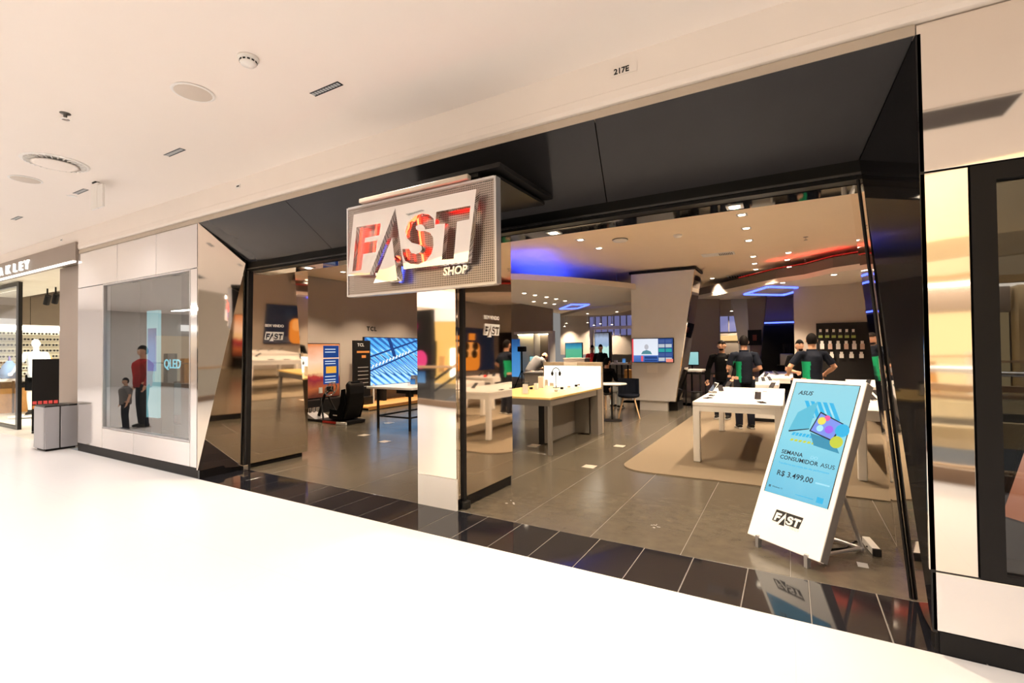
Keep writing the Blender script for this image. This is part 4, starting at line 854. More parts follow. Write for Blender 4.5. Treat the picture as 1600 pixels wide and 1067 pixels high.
for k in range(6): pack((1284.5+k*12.6, 539), .08, .19, 'white_plastic' if k % 2 == 0 else 'pinkpack', ('white' if k % 2 == 0 else 'pink')+' accessory pack on the middle row of the black wall rack', ('white' if k % 2 == 0 else 'pink')+' accessory packs in the middle row')
for k in range(5): pack((1284+k*15.5, 554.5), .08, .14, 'white_plastic', 'small white accessory pack on the bottom row of the black wall rack', 'accessory packs in the bottom row')

# ================================================================== RIGHT WALL ADVERT (seen in the mirrors)
adp = thing('phone_advert', 'dark wall advert of a huge orange phone, seen in the column mirror', 'advert', (2.99, 0, 0))
box('panel', M['scr_ad'], adp, -.03, 0, 6.4, 10.15, .85, 2.15)
M['phone_orange'] = glow('phone_orange', (1, .30, .03), .8)
def advert(name, pts, mt, x=-.034): return MB().prism([(x, y_, z_) for y_, z_ in pts], (-.004, 0, 0)).build(name, mt, adp)
advert('phone_back', [(y_, z_) for y_, z_ in rounded(7.3, 9.25, .86, 1.72, .2)], M['phone_orange']); advert('camera_bar', rounded(7.4, 9.15, 1.28, 1.70, .15), glow('phone_bar', (1, .40, .10), .9), -.04)
for y_, z_ in ((9.0, 1.6), (8.95, 1.36), (8.55, 1.6), (8.5, 1.36), (8.2, 1.48)):
    MB().lathe([(.13, 0), (.12, .03), (.001, .03)]).build('lens', M['glass_dark'], adp, loc=(-.045, y_, z_), rot=(0, -PI/2, 0))
advert('phone_icon', [(9.0, 1.78), (8.7, 1.78), (8.72, 1.98), (9.02, 1.98)], M['phone_orange']); advert('phone_icon', [(8.3, 1.78), (7.9, 1.78), (7.9, 1.9), (8.3, 1.9)], M['phone_orange'])
# ================================================================== SHOWCASE CONTENTS
q = on_y(278, 566, .10); qt = thing('window_lettering', 'cyan lettering behind the pane of the white panelled display window', 'sign', (on_y(258, 575, .12).x, .12, on_y(258, 575, .12).z))
text('lettering', 'QLED', .165, g('qled', (.25, .75, .85), 1.3), qt, (-.03, 0, 0), bold=.01, ext=.003); text('lettering', 'TV', .12, g('qled', (.25, .75, .85), 1.3), qt, (.38, 0, .01), ext=.003)
tp = thing('teal_poster', 'teal lit poster panel standing in the display window', 'poster', (-7.75, .3, .32)); box('panel', M['scr_pc'], tp, -.16, .16, -.02, .02, .25, 1.75); box('stand', M['black'], tp, -.1, .1, -.06, .06, 0, .25); box('picture', M['scr_blue'], tp, -.12, .12, -.025, -.02, .9, 1.5)
tp = thing('purple_poster', 'purple lit poster panel in the display window above the cyan lettering', 'poster', (-6.62, .3, .32)); box('panel', glow('purple_glow', (.12, .06, .6), .8), tp, -.18, .18, -.02, .02, .95, 1.75); box('stand', M['black'], tp, -.02, .02, .021, .05, .002, 1.7)
dt = thing('display_tv', 'black television on a dark stand in the display window', 'television', (-6.95, .48, .32)); box('stand', M['black'], dt, -.5, .5, -.06, .06, 0, .15); box('casing', M['black'], dt, -.6, .6, -.02, .02, .15, .75); box('screen', M['glass_dark'], dt, -.58, .58, -.022, -.02, .17, .73)
# right window: large gold screen
q = on_y(1563, 803, .32); t = thing('window_screen', 'tilted screen with a peach gold picture in the black framed window', 'screen', (q.x, .32, .32))
tl_ = Matrix.Translation((0, 0, q.z-.32)) @ Matrix.Rotation(.26, 4, 'Y')
for nm_, mt_, a_ in (('casing', M['black'], (-.01, .62, -.02, .02, -.01, 1.0)), ('screen', M['scr_gold'], (0, .61, -.024, -.0205, 0, .99))): box(nm_, mt_, t, *a_).matrix_local = tl_
box('stand', M['black'], t, .2, .3, .025, .06, .002, q.z-.32+.2)

# ================================================================== STORE: BACK FURNITURE
dk = thing('computer_desk', 'dark desk with a teal monitor behind the tapering column', 'desk', (-2.6, 12.0, 0)); box('top', M['black'], dk, -.6, .9, -.35, .35, .72, .76)
for sx in (-.57, .87):
    for sy in (-.32, .32): box('leg', M['black'], dk, sx-.02, sx+.02, sy-.02, sy+.02, 0, .72)
mo = thing('desk_monitor', 'black monitor with a teal picture on the dark desk', 'monitor', (-2.5, 11.9, .76)); box('casing', M['black'], mo, -.20, .20, -.02, .02, .20, .62, bev=.008); box('screen', M['scr_pc'], mo, -.17, .18, -.023, -.02, .23, .60); box('stem', M['black'], mo, -.02, .02, 0, .04, .02, .25); box('foot', M['black'], mo, -.12, .12, -.08, .1, 0, .02)
pt_ = thing('computer_tower', 'black computer tower with green lights on the dark desk', 'computer', (-2.9, 11.85, .76)); box('case', M['black'], pt_, -.08, .08, -.2, .2, 0, .42); box('lamp', g('pc_green', (.1, .8, .2)), pt_, -.05, .05, -.203, -.2, .2, .24)
st1 = thing('steel_bin', 'black cylindrical bin beside the tapering column', 'bin', (-2.03, 9.65, 0)); MB().lathe([(.13, 0), (.13, .38), (.12, .38), (.115, .02)]).build('drum', M['black'], st1, smooth=True); MB().lathe([(.135, .37), (.135, .39), (.12, .39)]).build('rim', M['black_metal'], st1)
wt = thing('work_table', 'white-topped worktable edge behind the tapering column', 'table', (-2.1, 10.6, 0)); box('top', M['white'], wt, -.3, .12, -.5, .5, .86, .9)
for sx in (-.27, .09):
    for sy in (-.45, .45): box('leg', M['black'], wt, sx-.02, sx+.02, sy-.02, sy+.02, 0, .86)
# round cafe table + chair
rt = thing('cafe_table', 'small round white pedestal table behind the lit panel counter', 'table', (-3.18, 6.55, 0)); MB().lathe([(.30, .74), (.31, .755), (.30, .77), (.001, .77)]).build('top', M['white'], rt, smooth=True); MB().tube([(0, 0, 0.02), (0, 0, .745)], .02, 10).build('stem', M['black'], rt); MB().lathe([(.2, 0), (.2, .015), (.03, .03)]).build('foot', M['black'], rt)
ch = thing('shell_chair', 'dark blue shell chair on splayed beech legs at the round table', 'chair', (-3.02, 7.2, 0), .3)
MB().loft([(.42, 0, 0, .16, .16), (.44, 0, 0, .22, .22), (.47, 0, .0, .23, .22), (.50, 0, .02, .23, .22)]).build('seat', M['navy'], ch, smooth=True)
m = MB(); m.prism([(.24*math.sin(a), .24*math.cos(a)*.9, .46) for a in [(-1.2+k*.24) for k in range(11)]] + [(.21*math.sin(a), .21*math.cos(a)*.9, .46) for a in [(1.2-k*.24) for k in range(11)]], (0, .06, .36)); m.build('backrest', M['navy'], ch)
for sx in (-1, 1):
    for sy in (-1, 1): MB().tube([(sx*.11, sy*.11, .43), (sx*.22, sy*.22, 0)], [.018, .011], 8).build('leg', M['wood_leg'], ch)
# service counter, lit niche, far screens
sc_ = thing('service_counter', 'grey service counter behind the lit panel', 'counter', (-4.55, 6.3, 0)); box('body', M['gray_lacquer'], sc_, -.32, .1, -.4, .4, 0, .98); box('top', M['gray_metal'], sc_, -.34, .12, -.42, .42, .98, 1.0)
sc4 = thing('printer_counter', 'dark counter carrying a pale printer beyond the lit panel', 'counter', (-5.6, 9.6, 0)); box('body', M['black'], sc4, -.7, .7, -.3, .3, 0, .98); box('top', M['black_metal'], sc4, -.72, .72, -.32, .32, .98, 1.0)
pr = thing('printer', 'pale office printer on the dark counter', 'printer', (-5.2, 9.6, 1.0)); box('body', M['taupe'], pr, -.32, .32, -.2, .2, 0, .2, bev=.02); box('tray', M['black'], pr, -.25, .25, -.26, -.19, .04, .09); box('lid', M['trim_metal'], pr, -.33, .33, -.2, .2, .2, .23)
ni = thing('lit_niche', 'cream lit display niche with dark tripods at the end of the grey wall', 'display', (-8.7, 14.0, 0)); box('frame', M['white'], ni, -1.0, .75, -.1, .1, 2.10, 2.2); box('side', M['white'], ni, .68, .75, -.4, .1, 0, 2.1); box('divider', M['white'], ni, .05, .1, -.4, .1, 0, 2.1); box('back', mat('niche_cream', (.78, .68, .48), .6), ni, -.9, .05, .08, .1, .3, 2.1); box('back', M['taupe'], ni, .1, .68, .08, .1, .3, 2.1); box('blue_panel', M['scr_blue'], ni, -.95, -.55, -.42, -.4, .4, 1.9); box('light_bar', glow('niche_light_bar', (1, .84, .55), 14), ni, -.85, .68, -.05, .0, 2.06, 2.09)
tpd = thing('camera_tripod', 'black camera on a tripod in the lit niche', 'tripod', (-8.9, 13.1, 0)); MB().tube([(0, 0, .6), (0, 0, 1.4)], .03, 8).build('column', M['black'], tpd); box('camera', M['black'], tpd, -.14, .16, -.1, .1, 1.4, 1.6, bev=.02)
for k in range(3): MB().tube([(0, 0, .7), (.35*math.cos(k*2.1), .35*math.sin(k*2.1), 0)], .018, 6).build('leg', M['black'], tpd)
def standing_screen(name, label, x0p, x1p, zp0, zp1, Y, mt):
    a, b = on_y(x0p, zp1, Y), on_y(x1p, zp0, Y); t = thing(name, label, 'television', ((a.x+b.x)/2, Y, 0)); hw = abs(b.x-a.x)/2
    box('casing', M['black'], t, -hw-.02, hw+.02, 0, .05, a.z-.02, b.z+.02); box('screen', M[mt], t, -hw, hw, -.003, .0, a.z, b.z); box('stand', M['black'], t, -.05, .05, .01, .05, 0, a.z); box('foot', M['black'], t, -hw*.5, hw*.5, -.1, .15, 0, .02); return t
standing_screen('floor_television', 'television with a green football pitch beyond the lit panel', 884, 909, 536, 563, 11.5, 'scr_green')
standing_screen('floor_television', 'television with a pale grey elephant picture inside the cream frame', 930, 951, 520, 560, 13.4, 'scr_elephant')
standing_screen('desk_screen', 'small desk screen glowing pale blue beside the lit niche', 828, 842, 557, 567, 12.5, 'scr_pc')
fa = thing('portal_arch', 'cream square portal frame round the pale television at the rear', 'frame', (-5.6, 13.8, 0)); MB().box(-.80, -.70, 0, .2, 0, 2.2).box(.75, .82, 0, .2, 0, 2.2).box(-.80, .82, 0, .2, 2.2, 2.3).build('portal', M['white'], fa); box('back_board', M['graycloth'], fa, -.65, .0, .1, .15, .9, 2.1)
ft = thing('high_table', 'white high table with devices at the rear of the store', 'table', (-4.55, 13.0, 0)); box('top', M['white'], ft, -.75, .5, -.4, .4, .94, 1.0)
for sx in (-.7, -.3, .1, .45):
    for sy in (-.36, .36): box('leg', M['black'], ft, sx-.02, sx+.02, sy-.02, sy+.02, 0, .94)
ft2 = thing('wood_crate', 'orange wooden bench under the high table at the rear', 'bench', (-4.5, 14.6, 0)); box('body', M['wood'], ft2, -.8, .5, -.2, .2, .05, .7); box('foot', M['black'], ft2, -.75, .45, -.15, .15, 0, .05)
for k in range(4): t = thing('demo_device', 'small white device on the rear high table', 'device', (-5.1+.28*k, 12.8, 1.0), .3*k, 'devices on the rear high table'); box('body', M['white_plastic' if k != 1 else 'scr_blue'], t, -.05, .05, -.04, .04, 0, .09+.06*(k % 2), bev=.006); box('base', M['gray_metal'], t, -.06, .06, -.05, .05, 0, .01)
struct(box('wall_rear_left', M['store_wall'], None, -10.4, -3.5, 20.03, 20.1, 1.2, SZ))
bw = thing('far_window', 'bluish lit glazed opening high in the dark rear of the store', 'window', (-6.6, 20.0, 0)); box('glow', glow('far_blue', (.25, .25, .55), .55), bw, -2.2, 1.4, 0, .02, 2.15, 3.1)
for k in range(12): box('bar', M['graycloth'], bw, -2.2+k*.32, -2.15+k*.32, -.03, 0, 2.1, 3.1)
bw2 = thing('warm_strip', 'warm lit counter strip at the rear of the store', 'light', (-4.4, 20.5, 0)); box('glow', glow('far_warm', (1, .65, .28), .9), bw2, -1.0, 1.0, 0, .02, 1.9, 2.1); box('counter', M['store_dark_wall'], bw2, -1.2, 1.2, 0, .3, 0, 1.2)
bw3 = thing('far_window', 'small bluish lit opening behind the man in the black sweater', 'window', (-2.05, 17.28, 0)); box('glow', glow('far_blue2', (.3, .3, .6), .7), bw3, -.3, .4, 0, .02, 2.1, 2.7); box('warm_glow', MATS['far_warm'], bw3, -.3, .4, 0, .02, 1.75, 1.95); box('bar', M['graycloth'], bw3, -.0, .04, -.02, 0, 2.1, 2.7)
wp = thing('slanted_column', 'pale faceted slanted column behind the two men', 'column', (-1.5, 14.5, 0)); MB().prism([(-.2, 0, SZ), (.9, 0, SZ), (.55, 0, 0), (.25, 0, 0)], (0, .4, 0)).build('shaft', M['store_wall'], wp); MB().prism([(-.2, -.01, SZ), (.3, -.01, SZ), (.42, -.01, 0), (.25, -.01, 0)], (0, .01, 0)).build('facet', M['gray_metal'], wp)
po = thing('framed_poster', 'small dark framed poster with a red figure on the slanted column', 'poster', (-.98, 14.46, 1.55)); box('frame', M['black'], po, -.20, .20, -.03, 0, 0, .50); box('picture', mat('poster_red', (.25, .06, .04), .6), po, -.06, .06, -.034, -.03, .15, .34)
bl = thing('blue_light_line', 'thin blue light line over the black doorway', 'light', (-.6, 17.1, 2.36)); box('tube', M['led_blue'], bl, -.5, .85, -.03, .03, 0, .05); box('holder', M['black'], bl, -.5, .85, .03, .205, 0, .06)
mn = thing('coffee_machine', 'grey coffee machine in the black doorway', 'machine', (-.1, 16.4, 0)); box('cabinet', M['black'], mn, -.3, .3, -.2, .2, 0, .85); box('body', M['gray_metal'], mn, -.2, .2, -.2, .2, .85, 1.25, bev=.02); MB().lathe([(.10, 1.25), (.13, 1.6), (.05, 1.62)]).build('hopper', M['acrylic'], mn)

# ================================================================== PEOPLE
def head_mesh(bm, c, rz=0., s=1.):
    r = bmesh.ops.create_uvsphere(bm, u_segments=24, v_segments=18, radius=1)
    R_ = Matrix.Rotation(rz, 3, 'Z')
    for v in r['verts']:
        x, y, z = v.co
        jaw = 1-.30*max(0, -z)**1.2
        w_ = .074*jaw; d_ = .094*(1-.10*max(0, -z))
        px, py, pz_ = x*w_, y*d_ - (.010*max(0, -z) if y < 0 else -.004), z*.116
        if y < -.5 and abs(x) < .22 and -.30 < z < .15: py -= .020*(1-abs(x)/.22)*(1-abs(z+.14)/.30 if z > -.14 else 1-abs(z+.14)/.17)   # nose
        if y < -.4 and .12 < abs(x) < .55 and .0 < z < .28: py += .007                                                              # sockets
        if y < -.5 and abs(x) < .35 and -.58 < z < -.44: py -= .004                                                                   # lips
        v.co = R_ @ Vector((px, py, pz_))*s + Vector(c)
def hand(m, wrist, d, side, up=Vector((0, -1, 0)), s=1.):
    w_ = Vector(wrist); d = Vector(d).normalized(); n = up - d*up.dot(d); n.normalize(); lat = d.cross(n)*side
    m.tube([w_-d*.02, w_+d*.04*s, w_+d*.085*s], [(.026, .018), (.040, .016), (.038, .014)], 10)
    for k, L in enumerate((.066, .076, .070, .055)):
        b = w_ + d*.082*s + lat*((k-1.5)*.0195); c = b + d*L*.5 + n*.008; e = c + d*L*.38 + n*.028
        m.tube([b-d*.012, c, e], [.0092, .0086, .007], 7)
    b = w_ + d*.03*s - lat*.032; m.tube([b-d*.012+lat*.01, b + d*.03 - lat*.018 + n*.006, b + d*.06 - lat*.016 + n*.02], [.012, .0105, .008], 7)
def fuse(m, vox, smooth=2):
    return evaluate(bpy.data.objects.new('p', m.mesh()), [('REMESH', dict(mode='VOXEL', voxel_size=vox)), ('SMOOTH', dict(factor=.5, iterations=smooth))])
def person(name, label, cat, loc, rz, pose, wear, hgt=1.66, wide=1., vox=.0085, head_turn=0., bald=False, skin='skin', headless=False):
    k = hgt/1.75; t = thing(name, label, cat, loc, rz); t.scale = (k*wide, k*wide, k)
    J = dict(pel=(0, 0, .95), waist=(0, 0, 1.08), chest=(0, 0, 1.30), neck=(0, .012, 1.47), head=(0, -.005, 1.635), hw=.085)
    for s_, n in ((-1, 'l'), (1, 'r')):
        J['sh'+n] = (s_*.178, 0, 1.395); J['el'+n] = (s_*.235, .03, 1.15); J['wr'+n] = (s_*.235, -.05, .90); J['hip'+n] = (s_*.088, 0, .93); J['kn'+n] = (s_*.095, -.02, .50); J['an'+n] = (s_*.10, .02, .09)
    J.update(pose); V = {a: Vector(b) for a, b in J.items() if a != 'hw'}
    body = MB(); pel, ch_, nk, hd = V['pel'], V['chest'], V['neck'], V['head']
    def torso(m, g_, lo=0., collar=True, hem=0.):
        ax = [pel+Vector((0, 0, -.06-hem)), pel, V['waist'], ch_, ch_.lerp(nk, .45), ch_.lerp(nk, .78), nk]
        sz = [(.158, .112), (.172, .118), (.166, .115), (.196, .126), (.186, .108), (.118, .078), (.062, .06)]
        m.tube(ax, [(a+g_, b+g_) for a, b in sz], 20)
    def limb(m, pts, rad): m.tube(pts, rad, 12)
    torso(body, -.02)
    body.tube([nk-Vector((0, 0, .06)), nk+Vector((0, 0, .02)), hd-Vector((0, 0, .05))], [.062, .053, .055], 12)
    head_mesh(body.bm, hd, head_turn)
    Rh = Matrix.Rotation(head_turn, 3, 'Z')
    for s_ in (-1, 1): body.ball(hd + Rh @ Vector((s_*.076, .012, -.005)), (.010, .020, .032), 8, 8)
    for n, s_ in (('l', -1), ('r', 1)):
        sh, el, wr = V['sh'+n], V['el'+n], V['wr'+n]
        limb(body, [sh+Vector((-s_*.05, 0, 0)), sh, sh.lerp(el, .5), el, el.lerp(wr, .35), wr], [.05, .050, .045, .040, .041, .028])
        hand(body, wr, pose.get('hd'+n, wr-el), s_, Vector(pose.get('up'+n, (0, -1, 0))))
        hip, kn, an = V['hip'+n], V['kn'+n], V['an'+n]
        limb(body, [hip+Vector((0, 0, .05)), hip, hip.lerp(kn, .5), kn, kn.lerp(an, .35), an], [.075, .08, .07, .052, .054, .036])
    link('body', fuse(body, vox), M[skin], t, smooth=True)
    if skin == 'skin':
        for s_ in (-1, 1): MB().ball(hd + Rh @ Vector((s_*.030, -.083, .014)), .011, 8, 6).build('eye', M['eye'], t, smooth=True); MB().ball(hd + Rh @ Vector((s_*.030, -.0915, .014)), .0055, 8, 6).build('pupil', M['hair'], t); MB().tube([hd + Rh @ Vector((s_*.014, -.095, .036)), hd + Rh @ Vector((s_*.048, -.084, .038))], .005, 6).build('eyebrow', M['hair'], t)
        MB().tube([hd + Rh @ Vector((-.024, -.092, -.058)), hd + Rh @ Vector((0, -.098, -.056)), hd + Rh @ Vector((.024, -.092, -.058))], .005, 6).build('mouth', mat('lips', (.36, .14, .11), .5) if 'lips' not in MATS else MATS['lips'], t, smooth=True)
    # shirt
    sm_, sleeve = wear['shirt']; sh_m = MB(); torso(sh_m, .010, hem=.03)
    for n, s_ in (('l', -1), ('r', 1)):
        sh, el, wr = V['sh'+n], V['el'+n], V['wr'+n]
        if sleeve == 'long': limb(sh_m, [sh+Vector((-s_*.07, 0, .0)), sh, sh.lerp(el, .5), el, el.lerp(wr, .5), wr], [.066, .064, .060, .054, .050, .042])
        else: limb(sh_m, [sh+Vector((-s_*.07, 0, .0)), sh, sh.lerp(el, .4), sh.lerp(el, .78)], [.066, .064, .063, .064])
    me = fuse(sh_m, .013, 4); o = link('shirt', me, M[sm_], t, smooth=True)
    if wear.get('panel'):
        me.materials.append(M[wear['panel']])
        for p_ in me.polygons:
            c = p_.center
            if .085 < c.x < .185 and .86 < c.z < 1.27: p_.material_index = 1
    if sleeve == 'short' and wear.get('collar', True): MB().tube([nk+Vector((.066*math.cos(a), .066*math.sin(a)-.004, .0)) for a in [q_*PI/8 for q_ in range(17)]], .014, 8, cap=False).build('collar', M[sm_], t, smooth=True)
    # trousers
    tr_ = MB(); tr_.tube([pel+Vector((0, 0, .05)), pel+Vector((0, 0, -.02)), pel+Vector((0, 0, -.10))], [(.163, .112), (.172, .118), (.165, .115)], 18)
    ends = wear.get('short', False)
    for n in 'lr':
        hip, kn, an = V['hip'+n], V['kn'+n], V['an'+n]
        if ends: limb(tr_, [hip+Vector((0, 0, .0)), hip.lerp(kn, .5), hip.lerp(kn, .85)], [.092, .09, .085])
        else: limb(tr_, [hip, hip.lerp(kn, .5), kn, kn.lerp(an, .5), an+Vector((0, 0, -.03))], [.092, .086, .070, .066, .058])
    link('trousers', fuse(tr_, .013, 4), M[wear.get('trousers', 'jeans')], t, smooth=True)
    for n in 'lr':
        an = V['an'+n]; f_ = Vector(pose.get('ft'+n, (0, -1, 0))).normalized()
        m = MB(); m.tube([an-f_*.06-Vector((0, 0, .045)), an-Vector((0, 0, .035)), an+f_*.09-Vector((0, 0, .052)), an+f_*.17-Vector((0, 0, .062))], [(.036, .036), (.044, .05), (.046, .034), (.034, .022)], 12); m.tube([an-Vector((0, 0, .06)), an+Vector((0, 0, .03))], [.045, .045], 10)
        so = link('shoe', fuse(m, .009), M['shoe'], t, smooth=True)
        z0_ = an.z-.09; m = MB(); m.prism([(an + f_*a + f_.cross(Vector((0, 0, 1)))*b).to_tuple()[:2] + (z0_,) for a, b in ((-.09, -.03), (.10, -.046), (.19, -.025), (.20, 0), (.19, .025), (.10, .046), (-.09, .03), (-.10, 0))], (0, 0, .022)); m.build('sole', M['sole'], so)
    if skin == 'skin':
        hm = MB(); r = bmesh.ops.create_uvsphere(hm.bm, u_segments=24, v_segments=16, radius=1)
        low = -.02 if bald else -.62
        for v in r['verts']:
            x, y, z = v.co; lim = .34 if y < -.35 else (low if y > .25 else (.05 if y > -.1 else .2))
            if bald: lim = 1.1 if y < .1 or z > .2 else -.45
            q_ = 1.05 if z >= lim else .80
            v.co = Rh @ Vector((x*.0755*q_, (y*.096+.004)*q_, z*.121*q_ + .004)) + hd
        hm.build('hair', M['hair'], t, smooth=True)
        if wear.get('beard'):
            MB().ball(hd + Rh @ Vector((0, -.055, -.082)), (.044, .038, .026), 12, 8).build('beard', M['hair'], t, smooth=True)
    return t
NAVY = dict(shirt=('navy', 'short'), panel='green', trousers='jeans')
p1 = person('person', 'person in a black long-sleeved sweater standing facing the shop entrance', 'person', (-1.22, 7.75, .0185), -.12, dict(wrl=(-.25, -.08, .86), wrr=(.23, -.12, .95), elr=(.25, .03, 1.13), ell=(-.265, .03, 1.12)), dict(shirt=('blackcloth', 'long'), trousers='jeans', beard=True), hgt=1.60, wide=1.14, head_turn=.1)
box('chest_mark', M['print_white'], p1, .07, .13, -.135, -.128, 1.31, 1.335)
person('person', 'person in a navy and green polo shirt seen from behind by the long table', 'person', (-.72, 6.62, .0185), PI+.36, dict(ell=(-.25, .04, 1.13), wrl=(-.18, -.18, 1.08), elr=(.25, -.05, 1.14), wrr=(.18, -.27, 1.10)), NAVY, hgt=1.665, wide=1.08, head_turn=-.2)
person('person', 'person in a navy polo shirt with arms bent seen from behind before the phone cases', 'person', (.32, 6.45, .0185), PI+.38, dict(ell=(-.31, .04, 1.17), wrl=(-.26, -.16, 1.04), elr=(.32, -.02, 1.17), wrr=(.27, -.20, 1.06)), NAVY, hgt=1.675, wide=1.10, head_turn=-.3)
person('person', 'person in dark clothes facing the entrance, half hidden behind the navy polo shirt', 'person', (.16, 7.35, .0185), .15, dict(wrl=(-.10, -.24, 1.1), wrr=(.10, -.24, 1.12), ell=(-.24, -.02, 1.14), elr=(.24, -.02, 1.14)), dict(shirt=('blackcloth', 'short'), trousers='jeans', beard=True), hgt=1.585, head_turn=.15, vox=.010)
far = .012
person('person', 'bald person in a grey shirt bending over the printer counter', 'person', (-6.15, 8.6, 0), PI*.82, dict(waist=(0, -.08, 1.08), chest=(0, -.26, 1.22), neck=(0, -.38, 1.30), head=(0, -.50, 1.38), shl=(-.185, -.34, 1.27), shr=(.185, -.34, 1.27), ell=(-.24, -.42, 1.03), elr=(.24, -.42, 1.03), wrl=(-.16, -.62, 1.02), wrr=(.16, -.62, 1.02)), dict(shirt=('graycloth', 'short'), trousers='jeans'), hgt=1.62, vox=far, bald=True)
seat_pose = dict(pel=(0, 0, .52), waist=(0, -.02, .66), chest=(0, -.05, .88), neck=(0, -.06, 1.05), head=(0, -.09, 1.21), shl=(-.185, -.06, 1.0), shr=(.185, -.06, 1.0), ell=(-.23, -.14, .76), elr=(.23, -.14, .76), wrl=(-.15, -.36, .74), wrr=(.15, -.36, .74), hipl=(-.09, -.03, .50), hipr=(.09, -.03, .50), knl=(-.11, -.44, .50), knr=(.11, -.44, .50), anl=(-.11, -.44, .09), anr=(.11, -.44, .09))
person('person', 'person in black sitting with their back turned at the round table', 'person', (-3.92, 8.3, 0), PI*.9, seat_pose, dict(shirt=('blackcloth', 'long'), trousers='palecloth'), hgt=1.66, vox=far)
stl = thing('stool', 'dark stool under the seated person in black', 'stool', (-3.92, 8.3, 0)); MB().lathe([(.17, .36), (.18, .40), (.17, .415), (.001, .415)]).build('seat', M['black'], stl); 
for k in range(4): MB().tube([(.1*math.cos(k*PI/2+.4), .1*math.sin(k*PI/2+.4), .37), (.19*math.cos(k*PI/2+.4), .19*math.sin(k*PI/2+.4), 0)], .014, 6).build('leg', M['wood_leg'], stl)
person('person', 'person in a grey shirt leaning over the rear high table', 'person', (-3.9, 12.3, 0), -1.2, dict(chest=(0, -.12, 1.27), neck=(0, -.2, 1.40), head=(0, -.27, 1.54), shl=(-.185, -.16, 1.36), shr=(.185, -.16, 1.36), wrl=(-.2, -.5, 1.08), wrr=(.2, -.5, 1.08), ell=(-.24, -.25, 1.1), elr=(.24, -.25, 1.1)), dict(shirt=('graycloth', 'short'), trousers='jeans'), hgt=1.64, vox=far)
person('person', 'person in a red top standing beside the football television', 'person', (-5.75, 12.3, 0), .4, {}, dict(shirt=('redcloth', 'long'), trousers='jeans'), hgt=1.60, vox=far)
person('person', 'person in a black top standing beside the person in red', 'person', (-5.35, 12.0, 0), .2, {}, dict(shirt=('blackcloth', 'long'), trousers='jeans'), hgt=1.62, vox=far)
for px_, h_, lab, sh in (((219, 668), 1.62, 'person in a dark red top in the hall, seen in the display window', 'redcloth'), ((192, 672), 1.0, 'child in a grey top in the hall, seen in the display window', 'graycloth')):
    p = on_z(*px_); person('person', lab, 'person', (p.x, -p.y, 0), PI, {}, dict(shirt=(sh, 'long' if h_ > 1.2 else 'short'), trousers='jeans'), hgt=h_, vox=far)
# mannequin in the neighbouring shop
mq = person('mannequin', 'white mannequin in a grey vest and black shorts with a backpack in the neighbouring shop', 'mannequin', (-15.4, 1.15, .05), .9, dict(ell=(-.27, -.05, 1.18), wrl=(-.30, -.22, 1.0)), dict(shirt=('palecloth', 'short'), trousers='blackcloth', short=True, collar=False), hgt=1.78, vox=far, skin='mannequin')
MB().ball((.05, .20, 1.22), (.17, .12, .22)).build('backpack', M['orange'], mq, smooth=True); box('base', M['white_plastic'], mq, -.35, .35, -.3, .3, -.03, 0)
pp = thing('purple_glow_panel', 'added purple and blue glowing panel behind the neighbouring glass', 'poster', (-17.25, .5, .6)); box('panel', glow('purple_glow_panel', (.35, .38, .95), .9), pp, 0, .04, -.1, .38, .2, 1.6); box('post', M['black'], pp, 0, .03, .12, .17, -.6, .2)  # glowing panel added for the blue-purple brightness in the glass
tbn = thing('shop_table', 'display table with folded blue clothes behind the neighbouring glass', 'table', (-16.1, .9, 0)); box('top', M['white'], tbn, -.9, .3, -.3, .3, .85, .9)
for sx in (-.85, .25):
    for sy in (-.26, .26): box('leg', M['black'], tbn, sx-.02, sx+.02, sy-.02, sy+.02, 0, .85)
bg_ = thing('blue_bag', 'pale blue bag on the table behind the neighbouring glass', 'bag', (-16.2, .9, .9)); MB().loft([(0, 0, 0, .2, .14), (.12, 0, 0, .24, .17), (.3, 0, 0, .17, .12), (.42, .02, 0, .07, .05)]).build('bag', mat('blue_bag', (.25, .45, .75), .7), bg_, smooth=True); MB().tube([(-.08, 0, .40), (0, 0, .52), (.09, 0, .40)], .012, 6).build('handle', M['purple'], bg_)

# ================================================================== MALL BEHIND THE CAMERA (seen in the polished metal)
bal = thing('balustrade', 'glass balustrade with a wooden handrail along the atrium edge, seen in reflections', 'balustrade', (0, 0, 0))
for (x0, y0), (x1, y1) in zip(rail_xy, rail_xy[1:]):
    d = Vector((x1-x0, y1-y0, 0)); nrm = Vector((-d.y, d.x, 0)).normalized()*.04
    def slab(z0, z1, th): return MB().prism([Vector((x0, y0, z0))-nrm*th, Vector((x1, y1, z0))-nrm*th, Vector((x1, y1, z1))-nrm*th, Vector((x0, y0, z1))-nrm*th], nrm*2*th)
    slab(0, .16, 1.).build('base', mat('rail_base', (.30, .20, .13), .5) if 'rail_base' not in MATS else MATS['rail_base'], bal)
    slab(.16, 1.0, .15).build('glass', M['glass'], bal); slab(1.0, 1.06, 1.).build('handrail', M['wood_leg'], bal)
struct(MB().prism([(x, y, CZ+.01) for x, y in rail_xy] + [(8, -1.2, CZ+.01), (-25.4, -7.5, CZ+.01)], (0, 0, .9)).build('trim_bulkhead', mat('cream_bulkhead', (.80, .66, .44), .6)))
cream = mat('gallery_cream', (.82, .64, .38), .5)
struct(MB().box(-40, 30, -40, -15, -.4, 0).box(-40, 30, -40, -15, 3.4, 4.4).box(-40, 30, -40, -16.5, 4.4, 9).build('wall_opposite', cream))
struct(box('floor_lower', M['mall_floor'], None, -40, 30, -16, 3-3.2, -5.1, -5.0))
